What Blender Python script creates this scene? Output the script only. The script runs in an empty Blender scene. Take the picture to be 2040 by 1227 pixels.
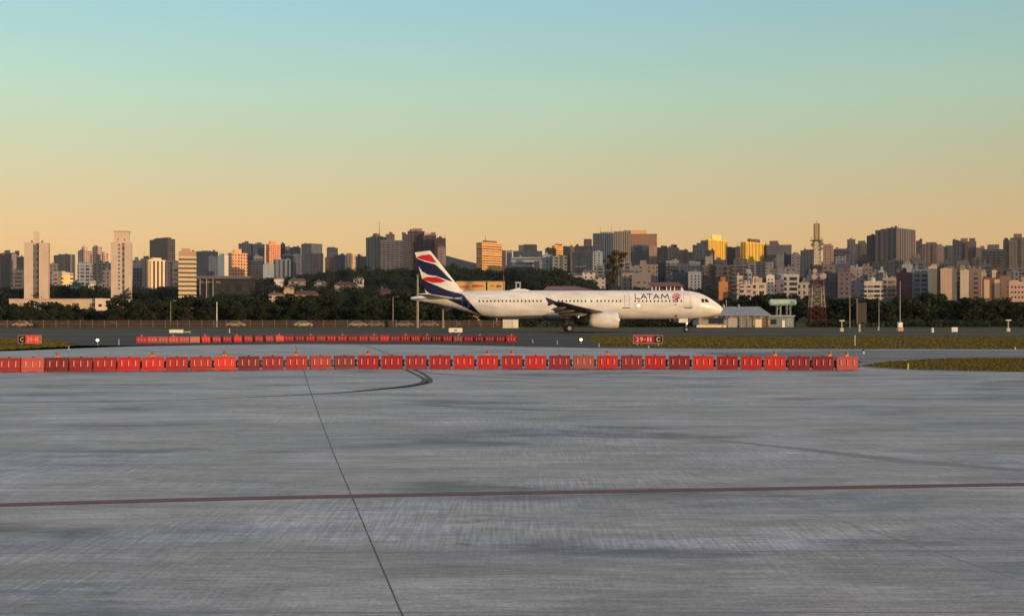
import bpy, bmesh, math, random
import numpy as np
from mathutils import Vector, Matrix

R = math.radians
random.seed(7)
rng = np.random.default_rng(11)
SC = bpy.context.scene
COL = SC.collection

# ------------------------------------------------------------------ camera
F, CX, HY, CH = 2462.0, 1020.0, 635.0, 1.9       # focal length / horizon row in photo pixels, eye height
cam_d = bpy.data.cameras.new('camera')
cam = bpy.data.objects.new('camera', cam_d)
COL.objects.link(cam)
cam.location = (0, 0, CH)
cam.rotation_euler = (R(90), 0, 0)
cam_d.sensor_width = 36
cam_d.lens = F / 2040 * 36
cam_d.shift_y = (HY - 613.5) / 2040
cam_d.clip_start, cam_d.clip_end = 0.1, 30000
SC.camera = cam

# ------------------------------------------------------------------ light
SUN_EL, SUN_AZ = 5.0, 134.0          # azimuth measured clockwise from the viewing direction (+Y)
sdir = Vector((math.sin(R(SUN_AZ)) * math.cos(R(SUN_EL)), math.cos(R(SUN_AZ)) * math.cos(R(SUN_EL)), math.sin(R(SUN_EL))))
sun_d = bpy.data.lights.new('sun', 'SUN')
sun_d.energy = 4.0
sun_d.angle = R(0.5)
sun_d.color = (1.0, 0.64, 0.34)
sun = bpy.data.objects.new('sun', sun_d)
COL.objects.link(sun)
sun.rotation_euler = sdir.to_track_quat('Z', 'Y').to_euler()

W = bpy.data.worlds.new('World')
SC.world = W
W.use_nodes = True
nt = W.node_tree
nt.nodes.clear()
L = nt.links.new
out = nt.nodes.new('ShaderNodeOutputWorld')
bg1 = nt.nodes.new('ShaderNodeBackground')
bg2 = nt.nodes.new('ShaderNodeBackground')
add = nt.nodes.new('ShaderNodeAddShader')
sky = nt.nodes.new('ShaderNodeTexSky')
sky.sky_type = 'NISHITA'
sky.sun_disc = False
sky.sun_elevation = R(SUN_EL)
sky.sun_rotation = R(SUN_AZ)
sky.air_density, sky.dust_density, sky.ozone_density = 1.0, 1.5, 1.5
L(sky.outputs[0], bg1.inputs[0])
bg1.inputs[1].default_value = 0.05
tc = nt.nodes.new('ShaderNodeTexCoord')
sep = nt.nodes.new('ShaderNodeSeparateXYZ')
L(tc.outputs['Generated'], sep.inputs[0])
ramp = nt.nodes.new('ShaderNodeValToRGB')
L(sep.outputs['Z'], ramp.inputs[0])


def lin(c):
    return tuple(((v / 255) / 12.92 if v / 255 <= 0.04045 else ((v / 255 + 0.055) / 1.055) ** 2.4) for v in c)


SKY = [(0.000, (226, 174, 112)), (0.060, (222, 176, 119)), (0.095, (206, 179, 131)), (0.135, (188, 187, 149)), (0.174, (172, 196, 170)),
       (0.212, (158, 193, 184)), (0.250, (147, 188, 195)), (0.32, (134, 178, 196)), (0.50, (160, 166, 176)), (1.0, (176, 168, 166))]
els = ramp.color_ramp.elements
els[0].position, els[0].color = SKY[0][0], (*lin(SKY[0][1]), 1)
els[1].position, els[1].color = SKY[-1][0], (*lin(SKY[-1][1]), 1)
for p, c in SKY[1:-1]:
    e = els.new(p)
    e.color = (*lin(c), 1)
L(ramp.outputs[0], bg2.inputs[0])
# away from the low sun the left of the sky is the brighter side
mm = nt.nodes.new('ShaderNodeMath')
mm.operation = 'MULTIPLY_ADD'
L(sep.outputs['X'], mm.inputs[0])
mm.inputs[1].default_value, mm.inputs[2].default_value = -0.30, 1.0
wm = nt.nodes.new('ShaderNodeMapping')
wm.inputs['Scale'].default_value = (3, 3, 9)
L(tc.outputs['Generated'], wm.inputs[0])
wnz = nt.nodes.new('ShaderNodeTexNoise')
wnz.inputs['Scale'].default_value = 1.6
wnz.inputs['Detail'].default_value = 5
L(wm.outputs[0], wnz.inputs['Vector'])
m2 = nt.nodes.new('ShaderNodeMath')
m2.operation = 'MULTIPLY_ADD'
L(wnz.outputs['Fac'], m2.inputs[0])
m2.inputs[1].default_value, m2.inputs[2].default_value = 0.05, 0.955
m3 = nt.nodes.new('ShaderNodeMath')
m3.operation = 'MULTIPLY'
L(mm.outputs[0], m3.inputs[0])
L(m2.outputs[0], m3.inputs[1])
L(m3.outputs[0], bg2.inputs[1])
L(bg1.outputs[0], add.inputs[0])
L(bg2.outputs[0], add.inputs[1])
L(add.outputs[0], out.inputs[0])

SC.view_settings.view_transform = 'Standard'
SC.view_settings.look = 'None'
SC.view_settings.exposure = 0.0
SC.view_settings.gamma = 1.0
SC.cycles.max_bounces = 6
SC.cycles.transparent_max_bounces = 16


# ------------------------------------------------------------------ helpers
def interp(v, xs, ys):
    return float(np.interp(v, xs, ys))


def P(px, py, D):                     # photo pixel at distance D -> world point
    return Vector(((px - CX) / F * D, D, CH + (HY - py) / F * D))


def G(px, py, z=0.0):                 # photo pixel on the ground
    D = F * CH / (py - HY)
    return Vector(((px - CX) / F * D, D, z))


def GD(py):
    return F * CH / (py - HY)


def smooth(a, b, x):
    t = min(1, max(0, (x - a) / (b - a)))
    return t * t * (3 - 2 * t)


def terr(X, Y):                       # height of the land
    z = interp(Y, [0, 430, 600, 900, 1500, 2200, 3000, 4500, 9000], [-0.6, -0.6, 7, 17, 44, 86, 134, 150, 150])
    if Y < 430:
        return z
    c = X / Y * F + CX
    z *= 0.72 + 0.28 * smooth(650, 1150, c)
    g = lambda c0, s, d0, sd, h: h * math.exp(-((c - c0) / s) ** 2 - ((Y - d0) / sd) ** 2)
    z += g(800, 150, 3700, 700, 96)
    z += g(690, 150, 1000, 240, 15) + g(470, 130, 850, 180, 6) + g(1070, 95, 800, 170, 11) + g(900, 120, 950, 200, 13)
    z += g(160, 110, 800, 180, 4)
    return z


class MB:
    def __init__(self):
        self.v, self.f, self.m = [], [], []

    def add(self, vs, fs, mi=0):
        o = len(self.v)
        self.v += [tuple(v) for v in vs]
        for f in fs:
            self.f.append(tuple(i + o for i in f))
            self.m.append(mi)
        return self

    def box(self, x0, x1, y0, y1, z0, z1, mi=0, tx=0.0, ty=0.0):
        vs = [(x0, y0, z0), (x1, y0, z0), (x1, y1, z0), (x0, y1, z0), (x0 + tx, y0 + ty, z1), (x1 - tx, y0 + ty, z1), (x1 - tx, y1 - ty, z1), (x0 + tx, y1 - ty, z1)]
        return self.add(vs, [(3, 2, 1, 0), (4, 5, 6, 7), (0, 1, 5, 4), (1, 2, 6, 5), (2, 3, 7, 6), (3, 0, 4, 7)], mi)

    def tube(self, pts, rad, n=10, mi=0, caps=True):
        pts = [Vector(p) for p in pts]
        if not hasattr(rad, '__len__'):
            rad = [rad] * len(pts)
        rings = []
        for i, p in enumerate(pts):
            d = (pts[min(i + 1, len(pts) - 1)] - pts[max(i - 1, 0)]).normalized()
            a = d.orthogonal().normalized() if i == 0 else (a - d * a.dot(d)).normalized()
            b = d.cross(a)
            rings.append([p + (a * math.cos(2 * math.pi * k / n) + b * math.sin(2 * math.pi * k / n)) * rad[i] for k in range(n)])
        vs = [v for r in rings for v in r]
        fs = []
        for i in range(len(pts) - 1):
            for k in range(n):
                k2 = (k + 1) % n
                fs.append((i * n + k, i * n + k2, (i + 1) * n + k2, (i + 1) * n + k))
        if caps:
            fs.append(tuple(range(n - 1, -1, -1)))
            fs.append(tuple((len(pts) - 1) * n + k for k in range(n)))
        return self.add(vs, fs, mi)

    def lathe(self, prof, n=24, axis='z', org=(0, 0, 0), mi=0):
        vs, fs = [], []
        for (r, h) in prof:
            for k in range(n):
                a = 2 * math.pi * k / n
                c, s = math.cos(a) * r, math.sin(a) * r
                p = (c, s, h) if axis == 'z' else ((h, c, s) if axis == 'x' else (c, h, s))
                vs.append((p[0] + org[0], p[1] + org[1], p[2] + org[2]))
        for i in range(len(prof) - 1):
            for k in range(n):
                k2 = (k + 1) % n
                fs.append((i * n + k, i * n + k2, (i + 1) * n + k2, (i + 1) * n + k))
        fs.append(tuple(range(n - 1, -1, -1)))
        fs.append(tuple((len(prof) - 1) * n + k for k in range(n)))
        return self.add(vs, fs, mi)

    def prism(self, poly, y0, y1, mi=0):   # polygon in (x, z), extruded along y
        n = len(poly)
        vs = [(p[0], y0, p[1]) for p in poly] + [(p[0], y1, p[1]) for p in poly]
        fs = [tuple(range(n)), tuple(range(2 * n - 1, n - 1, -1))]
        fs += [(i, i + n, (i + 1) % n + n, (i + 1) % n) for i in range(n)]
        return self.add(vs, fs, mi)

    def build(self, name, mats, parent=None, sm=False, fixn=True, bevel=0):
        me = bpy.data.meshes.new(name)
        me.from_pydata(self.v, [], self.f)
        if not isinstance(mats, (list, tuple)):
            mats = [mats]
        for m in mats:
            me.materials.append(m)
        me.polygons.foreach_set('material_index', self.m)
        if fixn or bevel:
            bm = bmesh.new()
            bm.from_mesh(me)
            if fixn:
                bmesh.ops.recalc_face_normals(bm, faces=bm.faces)
            if bevel:
                bmesh.ops.bevel(bm, geom=[e for e in bm.edges if len(e.link_faces) == 2 and e.calc_face_angle(0) > 0.5], offset=bevel, segments=2, affect='EDGES', clamp_overlap=True)
            bm.to_mesh(me)
            bm.free()
        if sm:
            me.polygons.foreach_set('use_smooth', [True] * len(me.polygons))
        o = bpy.data.objects.new(name, me)
        COL.objects.link(o)
        if parent is not None:
            o.parent = parent
        return o


def tag(o, label=None, cat=None, group=None, kind=None):
    for k, v in (('label', label), ('category', cat), ('group', group), ('kind', kind)):
        if v:
            o[k] = v
    return o


def thing(name, label, cat, loc=(0, 0, 0), rz=0, group=None):
    o = bpy.data.objects.new(name, None)
    COL.objects.link(o)
    o.location = loc
    o.rotation_euler = (0, 0, rz)
    return tag(o, label, cat, group)


KIDS = {}


def copy_tree(o, parent=None):
    c = o.copy()
    COL.objects.link(c)
    if parent is not None:
        c.parent = parent
    for ch in [x for x in bpy.data.objects if x.parent == o] if o.name not in KIDS else KIDS[o.name]:
        copy_tree(ch, c)
    return c


def remember(o):
    KIDS[o.name] = [x for x in bpy.data.objects if x.parent == o]
    for k in KIDS[o.name]:
        KIDS[k.name] = [x for x in bpy.data.objects if x.parent == k]


# ------------------------------------------------------------------ materials
class N:
    def __init__(self, name):
        self.m = bpy.data.materials.new(name)
        self.m.use_nodes = True
        self.t = self.m.node_tree
        self.p = self.t.nodes['Principled BSDF']
        self._tc = None

    def tc(self, which='Object'):
        if self._tc is None:
            self._tc = self.t.nodes.new('ShaderNodeTexCoord')
        return self._tc.outputs[which]

    def link(self, a, b):
        self.t.links.new(a, b)

    def sock(self, s, v):
        if isinstance(v, bpy.types.NodeSocket):
            self.link(v, s)
        else:
            s.default_value = v

    def math(self, op, a, b=0.0, c=None):
        n = self.t.nodes.new('ShaderNodeMath')
        n.operation = op
        self.sock(n.inputs[0], a)
        self.sock(n.inputs[1], b)
        if c is not None:
            self.sock(n.inputs[2], c)
        return n.outputs[0]

    def mapping(self, v, scale=(1, 1, 1), rot=(0, 0, 0), loc=(0, 0, 0)):
        n = self.t.nodes.new('ShaderNodeMapping')
        self.link(v, n.inputs[0])
        n.inputs['Scale'].default_value = scale
        n.inputs['Rotation'].default_value = rot
        n.inputs['Location'].default_value = loc
        return n.outputs[0]

    def noise(self, v, scale, detail=4, rough=0.55):
        n = self.t.nodes.new('ShaderNodeTexNoise')
        if v is not None:
            self.link(v, n.inputs['Vector'])
        n.inputs['Scale'].default_value = scale
        n.inputs['Detail'].default_value = detail
        n.inputs['Roughness'].default_value = rough
        return n.outputs['Fac']

    def ramp(self, v, stops):
        n = self.t.nodes.new('ShaderNodeValToRGB')
        self.link(v, n.inputs[0])
        e = n.color_ramp.elements
        e[0].position, e[0].color = stops[0][0], (*stops[0][1], 1)
        e[1].position, e[1].color = stops[-1][0], (*stops[-1][1], 1)
        for p, c in stops[1:-1]:
            x = e.new(p)
            x.color = (*c, 1)
        return n.outputs[0]

    def mix(self, fac, a, b, mode='MIX'):
        n = self.t.nodes.new('ShaderNodeMix')
        n.data_type = 'RGBA'
        n.blend_type = mode
        self.sock(n.inputs[0], fac)
        self.sock(n.inputs[6], a if isinstance(a, bpy.types.NodeSocket) else (*a, 1))
        self.sock(n.inputs[7], b if isinstance(b, bpy.types.NodeSocket) else (*b, 1))
        return n.outputs[2]

    def gray(self, v):
        n = self.t.nodes.new('ShaderNodeCombineColor')
        for i in range(3):
            self.sock(n.inputs[i], v)
        return n.outputs[0]

    def bump(self, h, strength, dist):
        n = self.t.nodes.new('ShaderNodeBump')
        self.link(h, n.inputs['Height'])
        n.inputs['Strength'].default_value = strength
        n.inputs['Distance'].default_value = dist
        self.link(n.outputs[0], self.p.inputs['Normal'])

    def fin(self, color, rough=0.6, metal=0.0, spec=0.5, emit=None, estr=1.0):
        self.sock(self.p.inputs['Base Color'], color if isinstance(color, bpy.types.NodeSocket) else (*color, 1))
        self.sock(self.p.inputs['Roughness'], rough)
        self.p.inputs['Metallic'].default_value = metal
        self.p.inputs['Specular IOR Level'].default_value = spec
        if emit is not None:
            self.p.inputs['Emission Color'].default_value = (*emit, 1)
            self.p.inputs['Emission Strength'].default_value = estr
        return self.m


MATS = {}


def plain(name, c, rough=0.6, metal=0.0, var=0.18, scale=3.0, spec=0.5, emit=None, estr=1.0, rgb=True):
    """flat paint with soft wear noise; c is sRGB 0..255 unless rgb is False"""
    if name in MATS:
        return MATS[name]
    n = N(name)
    base = lin(c) if rgb else c
    nz = n.noise(n.tc(), scale, 5)
    f = n.ramp(nz, [(0.3, (1 - var,) * 3), (0.7, (1 + var * 0.4,) * 3)])
    col = n.mix(1.0, base, f, 'MULTIPLY')
    MATS[name] = n.fin(col, rough, metal, spec, emit, estr)
    return MATS[name]


def facade(c, bay=4.0, fl=3.2, ux=(0.25, 0.75), uz=(0.3, 0.8), wc=(44, 48, 58), wv=0.35, seed=0.0):
    """rendered wall with a grid of window openings, blinds drawn here and there"""
    key = ('facade', c, bay, fl, ux, uz, wc)
    if key in MATS:
        return MATS[key]
    n = N('facade_render')
    geo = n.t.nodes.new('ShaderNodeSeparateXYZ')
    n.link(n.tc('Object'), geo.inputs[0])
    nr = n.t.nodes.new('ShaderNodeSeparateXYZ')
    n.link(n.tc('Normal'), nr.inputs[0])
    side = n.math('GREATER_THAN', n.math('ABSOLUTE', nr.outputs[0]), 0.5)
    u = n.math('ADD', n.math('MULTIPLY', geo.outputs[0], n.math('SUBTRACT', 1.0, side)), n.math('MULTIPLY', geo.outputs[1], side))
    uu = n.math('DIVIDE', n.math('ADD', u, 500.0), bay)
    zz = n.math('DIVIDE', n.math('ADD', geo.outputs[2], 64.0), fl)
    fu, fz = n.math('FRACT', uu), n.math('FRACT', zz)
    w = n.math('MULTIPLY', n.math('MULTIPLY', n.math('GREATER_THAN', fu, ux[0]), n.math('LESS_THAN', fu, ux[1])),
               n.math('MULTIPLY', n.math('GREATER_THAN', fz, uz[0]), n.math('LESS_THAN', fz, uz[1])))
    w = n.math('MULTIPLY', w, n.math('LESS_THAN', n.math('ABSOLUTE', nr.outputs[2]), 0.5))
    cell = n.t.nodes.new('ShaderNodeCombineXYZ')
    n.link(n.math('FLOOR', uu), cell.inputs[0])
    n.link(n.math('FLOOR', zz), cell.inputs[1])
    wn = n.t.nodes.new('ShaderNodeTexWhiteNoise')
    wn.noise_dimensions = '2D'
    n.link(cell.outputs[0], wn.inputs['Vector'])
    base = lin(c)
    wcl = lin(wc)
    lightw = tuple(0.55 * b + 0.45 * a for a, b in zip(base, wcl))
    wcol = n.ramp(wn.outputs['Value'], [(0.0, tuple(x * 0.6 for x in wcl)), (0.6, wcl), (1.0, lightw)])
    stain = n.noise(n.mapping(n.tc('Object'), (0.25, 0.25, 0.06)), 1.0, 5)
    wall = n.mix(1.0, base, n.ramp(stain, [(0.3, (0.78,) * 3), (0.7, (1.06,) * 3)]), 'MULTIPLY')
    col = n.mix(w, wall, wcol)
    rough = n.math('SUBTRACT', 0.8, n.math('MULTIPLY', w, 0.55))
    MATS[key] = n.fin(col, rough)
    return MATS[key]


M_glass = plain('window_glass', (38, 44, 56), 0.12, var=0.3, scale=0.6)
M_dark = plain('dark_metal', (40, 40, 44), 0.5)
M_steel = plain('galvanised_steel', (128, 132, 134), 0.45, 0.4)
M_white = plain('white_paint', (225, 224, 218), 0.5, var=0.1)
M_grey = plain('grey_paint', (140, 142, 144), 0.6)
M_rubber = plain('rubber', (22, 22, 24), 0.85)
M_red = plain('red_paint', (158, 40, 34), 0.55)
M_bark = plain('bark', (62, 48, 36), 0.9, scale=8)
M_roofgrey = plain('roof_felt', (92, 92, 96), 0.85)

# ------------------------------------------------------------------ ground sheets
n = N('dry_grass')
v = n.tc('Object')
a = n.noise(n.mapping(v, (0.06, 0.16, 1)), 1.0, 6, 0.6)
b = n.noise(v, 1.6, 5, 0.65)
col = n.mix(n.math('MULTIPLY', b, 0.6), n.ramp(a, [(0.3, lin((66, 68, 34))), (0.5, lin((88, 82, 40))), (0.7, lin((106, 92, 48)))]), lin((44, 46, 24)))
n.bump(n.noise(v, 6, 4), 0.6, 0.15)
M_grass = n.fin(col, 0.95, spec=0.15)

n = N('hill_earth')
v = n.tc('Object')
col = n.ramp(n.noise(v, 0.02, 6), [(0.35, lin((34, 44, 40))), (0.65, lin((52, 56, 46)))])
M_hill = n.fin(col, 0.95, spec=0.1)


def concrete(name, base, warm, dark, spec=0.5, ro=0.38):
    n = N(name)
    v = n.tc('Object')
    # cloudy slab-sized tones, pale dusty patches, traffic wear along the row, fine broom finish across it, small oil spots
    s1 = n.noise(n.mapping(v, (0.16, 0.42, 1), (0, 0, R(3))), 1.0, 9, 0.66)
    s2 = n.noise(n.mapping(v, (0.55, 1.9, 1), (0, 0, R(-4))), 1.0, 8, 0.66)
    s3 = n.noise(n.mapping(v, (1.6, 11.0, 1), (0, 0, R(1.5))), 1.0, 6, 0.7)
    wear = n.noise(n.mapping(v, (0.03, 0.9, 1), (0, 0, R(0.6))), 1.0, 5, 0.6)
    brush = n.noise(n.mapping(v, (30.0, 1.1, 1), (0, 0, R(9))), 1.0, 3, 0.6)
    patch = n.noise(n.mapping(v, (0.23, 0.36, 1), (0, 0, R(-8)), (3.1, 8.7, 0)), 1.0, 7, 0.62)
    spot = n.noise(v, 1.7, 3, 0.5)
    grit = n.noise(v, 34, 4, 0.7)
    s4 = n.noise(n.mapping(v, (3.5, 34.0, 1), (0, 0, R(-2))), 1.0, 4, 0.7)
    c = n.ramp(s1, [(0.37, dark), (0.46, base), (0.53, warm), (0.64, tuple(x * 1.36 for x in base))])
    c = n.mix(n.ramp(patch, [(0.52, (0, 0, 0)), (0.66, (0.75,) * 3)]), c, tuple(x * k for x, k in zip(base, (1.44, 1.46, 1.56))))
    c = n.mix(1.0, c, n.ramp(s2, [(0.36, (0.72, 0.71, 0.70)), (0.5, (1, 1, 1)), (0.64, (1.24, 1.25, 1.27))]), 'MULTIPLY')
    c = n.mix(1.0, c, n.ramp(s3, [(0.34, (0.78,) * 3), (0.66, (1.20,) * 3)]), 'MULTIPLY')
    c = n.mix(1.0, c, n.ramp(s4, [(0.34, (0.80,) * 3), (0.66, (1.18,) * 3)]), 'MULTIPLY')
    c = n.mix(1.0, c, n.ramp(wear, [(0.36, (0.86,) * 3), (0.64, (1.10,) * 3)]), 'MULTIPLY')
    c = n.mix(n.ramp(patch, [(0.4, (0, 0, 0)), (0.6, (1, 1, 1))]), c, n.mix(1.0, c, n.ramp(brush, [(0.36, (0.76,) * 3), (0.64, (1.22,) * 3)]), 'MULTIPLY'))
    c = n.mix(1.0, c, n.ramp(spot, [(0.24, (0.55,) * 3), (0.31, (1,) * 3)]), 'MULTIPLY')
    c = n.mix(1.0, c, n.ramp(grit, [(0.32, (0.72,) * 3), (0.68, (1.24,) * 3)]), 'MULTIPLY')
    n.bump(n.math('ADD', n.math('MULTIPLY', grit, 0.5), brush), 0.25, 0.004)
    rg = n.math('ADD', n.math('MULTIPLY', s2, 0.35), ro)
    return n.fin(c, rg, spec=spec)


M_conc = concrete('apron_concrete', lin((146, 143, 148)), lin((154, 148, 146)), lin((96, 94, 98)))
M_asph = concrete('asphalt', lin((66, 59, 58)), lin((72, 64, 61)), lin((50, 46, 47)), 0.12, 0.62)
M_road = concrete('road_asphalt', lin((112, 110, 114)), lin((118, 114, 112)), lin((88, 86, 88)), 0.3, 0.5)


def sheet(name, pts, mat, z):
    me = bpy.data.meshes.new(name)
    bm = bmesh.new()
    f = bm.faces.new([bm.verts.new((p[0], p[1], z)) for p in pts])
    bmesh.ops.triangulate(bm, faces=[f])
    bmesh.ops.recalc_face_normals(bm, faces=bm.faces)
    if sum(f.normal.z for f in bm.faces) < 0:
        bmesh.ops.reverse_faces(bm, faces=bm.faces)
    bm.to_mesh(me)
    bm.free()
    me.materials.append(mat)
    o = bpy.data.objects.new(name, me)
    COL.objects.link(o)
    tag(o, kind='structure')
    return o


def gl(pts):
    return [G(x, y) for x, y in pts]


sheet('ground', [(-7500, -400), (7500, -400), (7500, 9200), (-7500, 9200)], M_grass, 0.0)
sheet('runway', [(-700, GD(668.5)), (700, GD(667.5)), (700, GD(657)), (-700, GD(657))], M_asph, 0.008)
sheet('taxiway', gl([(118, 680), (60, 673.5), (-400, 671), (-400, 667), (1190, 667), (1165, 671), (1172, 680), (1215, 690), (1215, 702), (140, 702), (140, 692), (155, 686)]), M_asph, 0.014)
sheet('taxiway_shoulder', gl([(-700, 711), (0, 699), (139.6, 692), (139.6, 702), (0, 706), (-700, 724)]), M_asph, 0.014)
sheet('taxiway_shoulder', gl([(1215.5, 690), (1500, 695), (1500, 703), (1215.5, 702)]), M_asph, 0.014)
apr = gl([(-2400, 745), (-700, 713), (0, 700.5), (250, 691), (420, 688), (600, 686), (850, 687), (1020, 690.5), (1200, 694), (1500, 695.5), (2040, 696.5), (3200, 697)])
sheet('apron', [(-300, -120), (300, -120), (300, apr[-1].y)] + apr[::-1] + [(-300, apr[0].y)], M_conc, 0.020)
sheet('service_road', gl([(1380, 703), (1600, 701), (1720, 698.8), (3000, 699), (3000, 716), (2040, 713), (1890, 714), (1770, 719), (1716, 727), (1690, 730)]), M_road, 0.026)
sheet('grass_verge', gl([(1716, 729.5), (1770, 721), (1890, 715), (2040, 714), (3000, 717), (3000, 752), (2040, 742.5), (1810, 737.5), (1720, 732)]), M_grass, 0.032)


def ribbon(name, pts, wid, mat, z, kind='structure'):
    """pts: ground points; a flat band of real width"""
    P2 = [Vector((p[0], p[1])) for p in pts]
    vs, fs = [], []
    for i, p in enumerate(P2):
        d = (P2[min(i + 1, len(P2) - 1)] - P2[max(i - 1, 0)]).normalized()
        nn = Vector((-d.y, d.x))
        w = interp(i / (len(P2) - 1) * (len(wid) - 1), range(len(wid)), wid) if hasattr(wid, '__len__') else wid
        vs += [(p.x + nn.x * w / 2, p.y + nn.y * w / 2, z), (p.x - nn.x * w / 2, p.y - nn.y * w / 2, z)]
    for i in range(len(P2) - 1):
        fs.append((2 * i, 2 * i + 1, 2 * i + 3, 2 * i + 2))
    m = MB()
    m.add(vs, fs)
    o = m.build(name, mat, fixn=False)
    tag(o, kind=kind)
    return o


def spline(pts, n=10):
    pts = [Vector(p) for p in pts]
    out_ = []
    for i in range(len(pts) - 1):
        p0, p1, p2, p3 = pts[max(i - 1, 0)], pts[i], pts[i + 1], pts[min(i + 2, len(pts) - 1)]
        for k in range(n):
            t = k / n
            out_.append(0.5 * ((2 * p1) + (p2 - p0) * t + (2 * p0 - 5 * p1 + 4 * p2 - p3) * t * t + (3 * p1 - p0 - 3 * p2 + p3) * t ** 3))
    return out_ + [pts[-1]]


n = N('tyre_rubber_stain')
f_ = n.noise(n.mapping(n.tc(), (0.5, 0.5, 1)), 2.0, 6, 0.7)
c_ = n.ramp(f_, [(0.3, lin((30, 28, 30))), (0.7, lin((54, 52, 53)))])
M_skid = n.fin(c_, 0.7)
n = N('tyre_faint_stain')
f_ = n.noise(n.mapping(n.tc(), (0.3, 0.5, 1)), 2.0, 6, 0.7)
M_skid2 = n.fin(n.ramp(f_, [(0.3, lin((104, 101, 99))), (0.7, lin((142, 139, 135)))]), 0.7)
n = N('tyre_ghost_stain')
f_ = n.noise(n.mapping(n.tc(), (0.3, 0.5, 1)), 2.0, 6, 0.7)
M_skid3 = n.fin(n.ramp(f_, [(0.3, lin((116, 113, 116))), (0.7, lin((140, 136, 138)))]), 0.7)
n = N('joint_sealant')
f_ = n.noise(n.tc(), 3.0, 5, 0.7)
M_joint = n.fin(n.ramp(f_, [(0.35, lin((44, 43, 46))), (0.7, lin((92, 90, 90)))]), 0.8)
n = N('red_line_paint')
f_ = n.noise(n.mapping(n.tc(), (2, 14, 1)), 2.0, 6, 0.7)
M_redline = n.fin(n.ramp(f_, [(0.3, lin((70, 14, 24))), (0.6, lin((116, 22, 30))), (0.8, lin((126, 60, 64)))]), 0.6)
n = N('line_border_paint')
f_ = n.noise(n.mapping(n.tc(), (2, 14, 1)), 2.0, 6, 0.7)
M_lineb = n.fin(n.ramp(f_, [(0.3, lin((44, 36, 40))), (0.7, lin((86, 74, 76)))]), 0.6)
n = N('white_line_paint')
f_ = n.noise(n.tc(), 2.0, 6, 0.7)
M_wline = n.fin(n.ramp(f_, [(0.3, lin((150, 146, 138))), (0.7, lin((190, 186, 176)))]), 0.6)

rl = [G(-700, 1032), G(0, 1009.5), G(350, 999.5), G(700, 991.5), G(1020, 985.5), G(1400, 979), G(1740, 973), G(2040, 968), G(2700, 958)]
ribbon('painted_line_border', rl, 0.25, M_lineb, 0.0215)
ribbon('painted_line', rl, 0.19, M_redline, 0.0225)
J = spline([G(588, 688), G(601, 725), G(612, 762), G(650, 868), G(700, 990), G(742, 1090), G(800, 1227), G(960, 1600)], 8)
ribbon('expansion_joint', J, [0.011 + 0.022 * smooth(10, 60, p.y) for p in J], M_joint, 0.0212)
for pts in ([(1000, 822), (1370, 944), (1650, 1032), (1840, 1096), (2300, 1250)],):
    ribbon('expansion_joint', [G(*p) for p in pts], 0.010, M_skid2, 0.0208)
for (yy, y2) in ((1226, 1225), (1105, 1100), (975, 976), (902, 901), (938, 936), (838, 836), (806, 805)):
    ribbon('cross_joint', [G(-600, yy + 2), G(500, yy), G(1200, (yy + y2) / 2), G(2700, y2)], 0.022 + 12.0 / max(30, yy - 640) * 0.12, M_skid2, 0.0206)
for pts, w, m_ in ([[(808, 737), (822, 744), (838, 752), (846, 758), (838, 765), (790, 773), (700, 782), (600, 788), (470, 794)], [.14, .14, .14, .17, .28, .34, .32, .26, .08], M_skid],
                   [[(826, 737), (840, 744), (852, 752), (857, 760), (846, 766), (800, 773), (705, 781)], [.14, .14, .14, .16, .24, .26, .12], M_skid],
                   [[(822, 739), (880, 746), (960, 751), (1060, 756), (1180, 760), (1300, 764)], [.3, .5, .5, .4, .03], M_skid2],
                   [[(715, 688), (740, 693), (765, 702), (785, 712)], 0.25, M_skid2],
                   [[(470, 794), (300, 800), (120, 802), (-200, 805)], 0.35, M_skid2],
                   [[(780, 806), (960, 814), (1120, 820), (1400, 822)], [.05, .4, .5, .3, .03], M_skid2],
                   [[(1400, 877), (1560, 893), (1800, 920), (2040, 940)], [.02, .3, .4, .3], M_skid3],
                   [[(400, 861), (450, 864), (475, 868)], 0.05, M_skid2]):
    ribbon('tyre_mark', spline([G(*p) for p in pts], 6), w, m_, 0.0219 if m_ is M_skid else 0.0209)
ribbon('edge_line', [G(1560, 696.6), G(1800, 697.4), G(2040, 697.6), G(2900, 698)], 0.5, M_wline, 0.0305)
ribbon('verge_kerb', [G(1722, 732.6), G(1812, 738), G(2040, 743.2), G(2900, 752)], 0.16, M_wline, 0.0365)
ribbon('edge_line', [(-600, GD(666.2)), (600, GD(665.6))], 0.8, M_wline, 0.0165)
ribbon('edge_line', [(-600, GD(658.6)), (600, GD(658.2))], 0.9, M_wline, 0.0165)
ribbon('edge_line', [G(-200, 677), G(60, 676), G(420, 675), G(900, 674.5), G(1160, 674)], 0.25, M_wline, 0.0185)

# hills
NX, NY = 150, 110
vs, fs = [], []
ys = [425 + (8500 - 425) * (j / (NY - 1)) ** 2.0 for j in range(NY)]
for y in ys:
    for i in range(NX):
        t = -0.75 + 1.5 * i / (NX - 1)
        x = t * y
        vs.append((x, y, terr(x, y)))
for j in range(NY - 1):
    for i in range(NX - 1):
        k = j * NX + i
        fs.append((k, k + 1, k + NX + 1, k + NX))
mb = MB()
mb.add(vs, fs)
tag(mb.build('hills', M_hill, sm=True, fixn=False), kind='structure')


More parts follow.
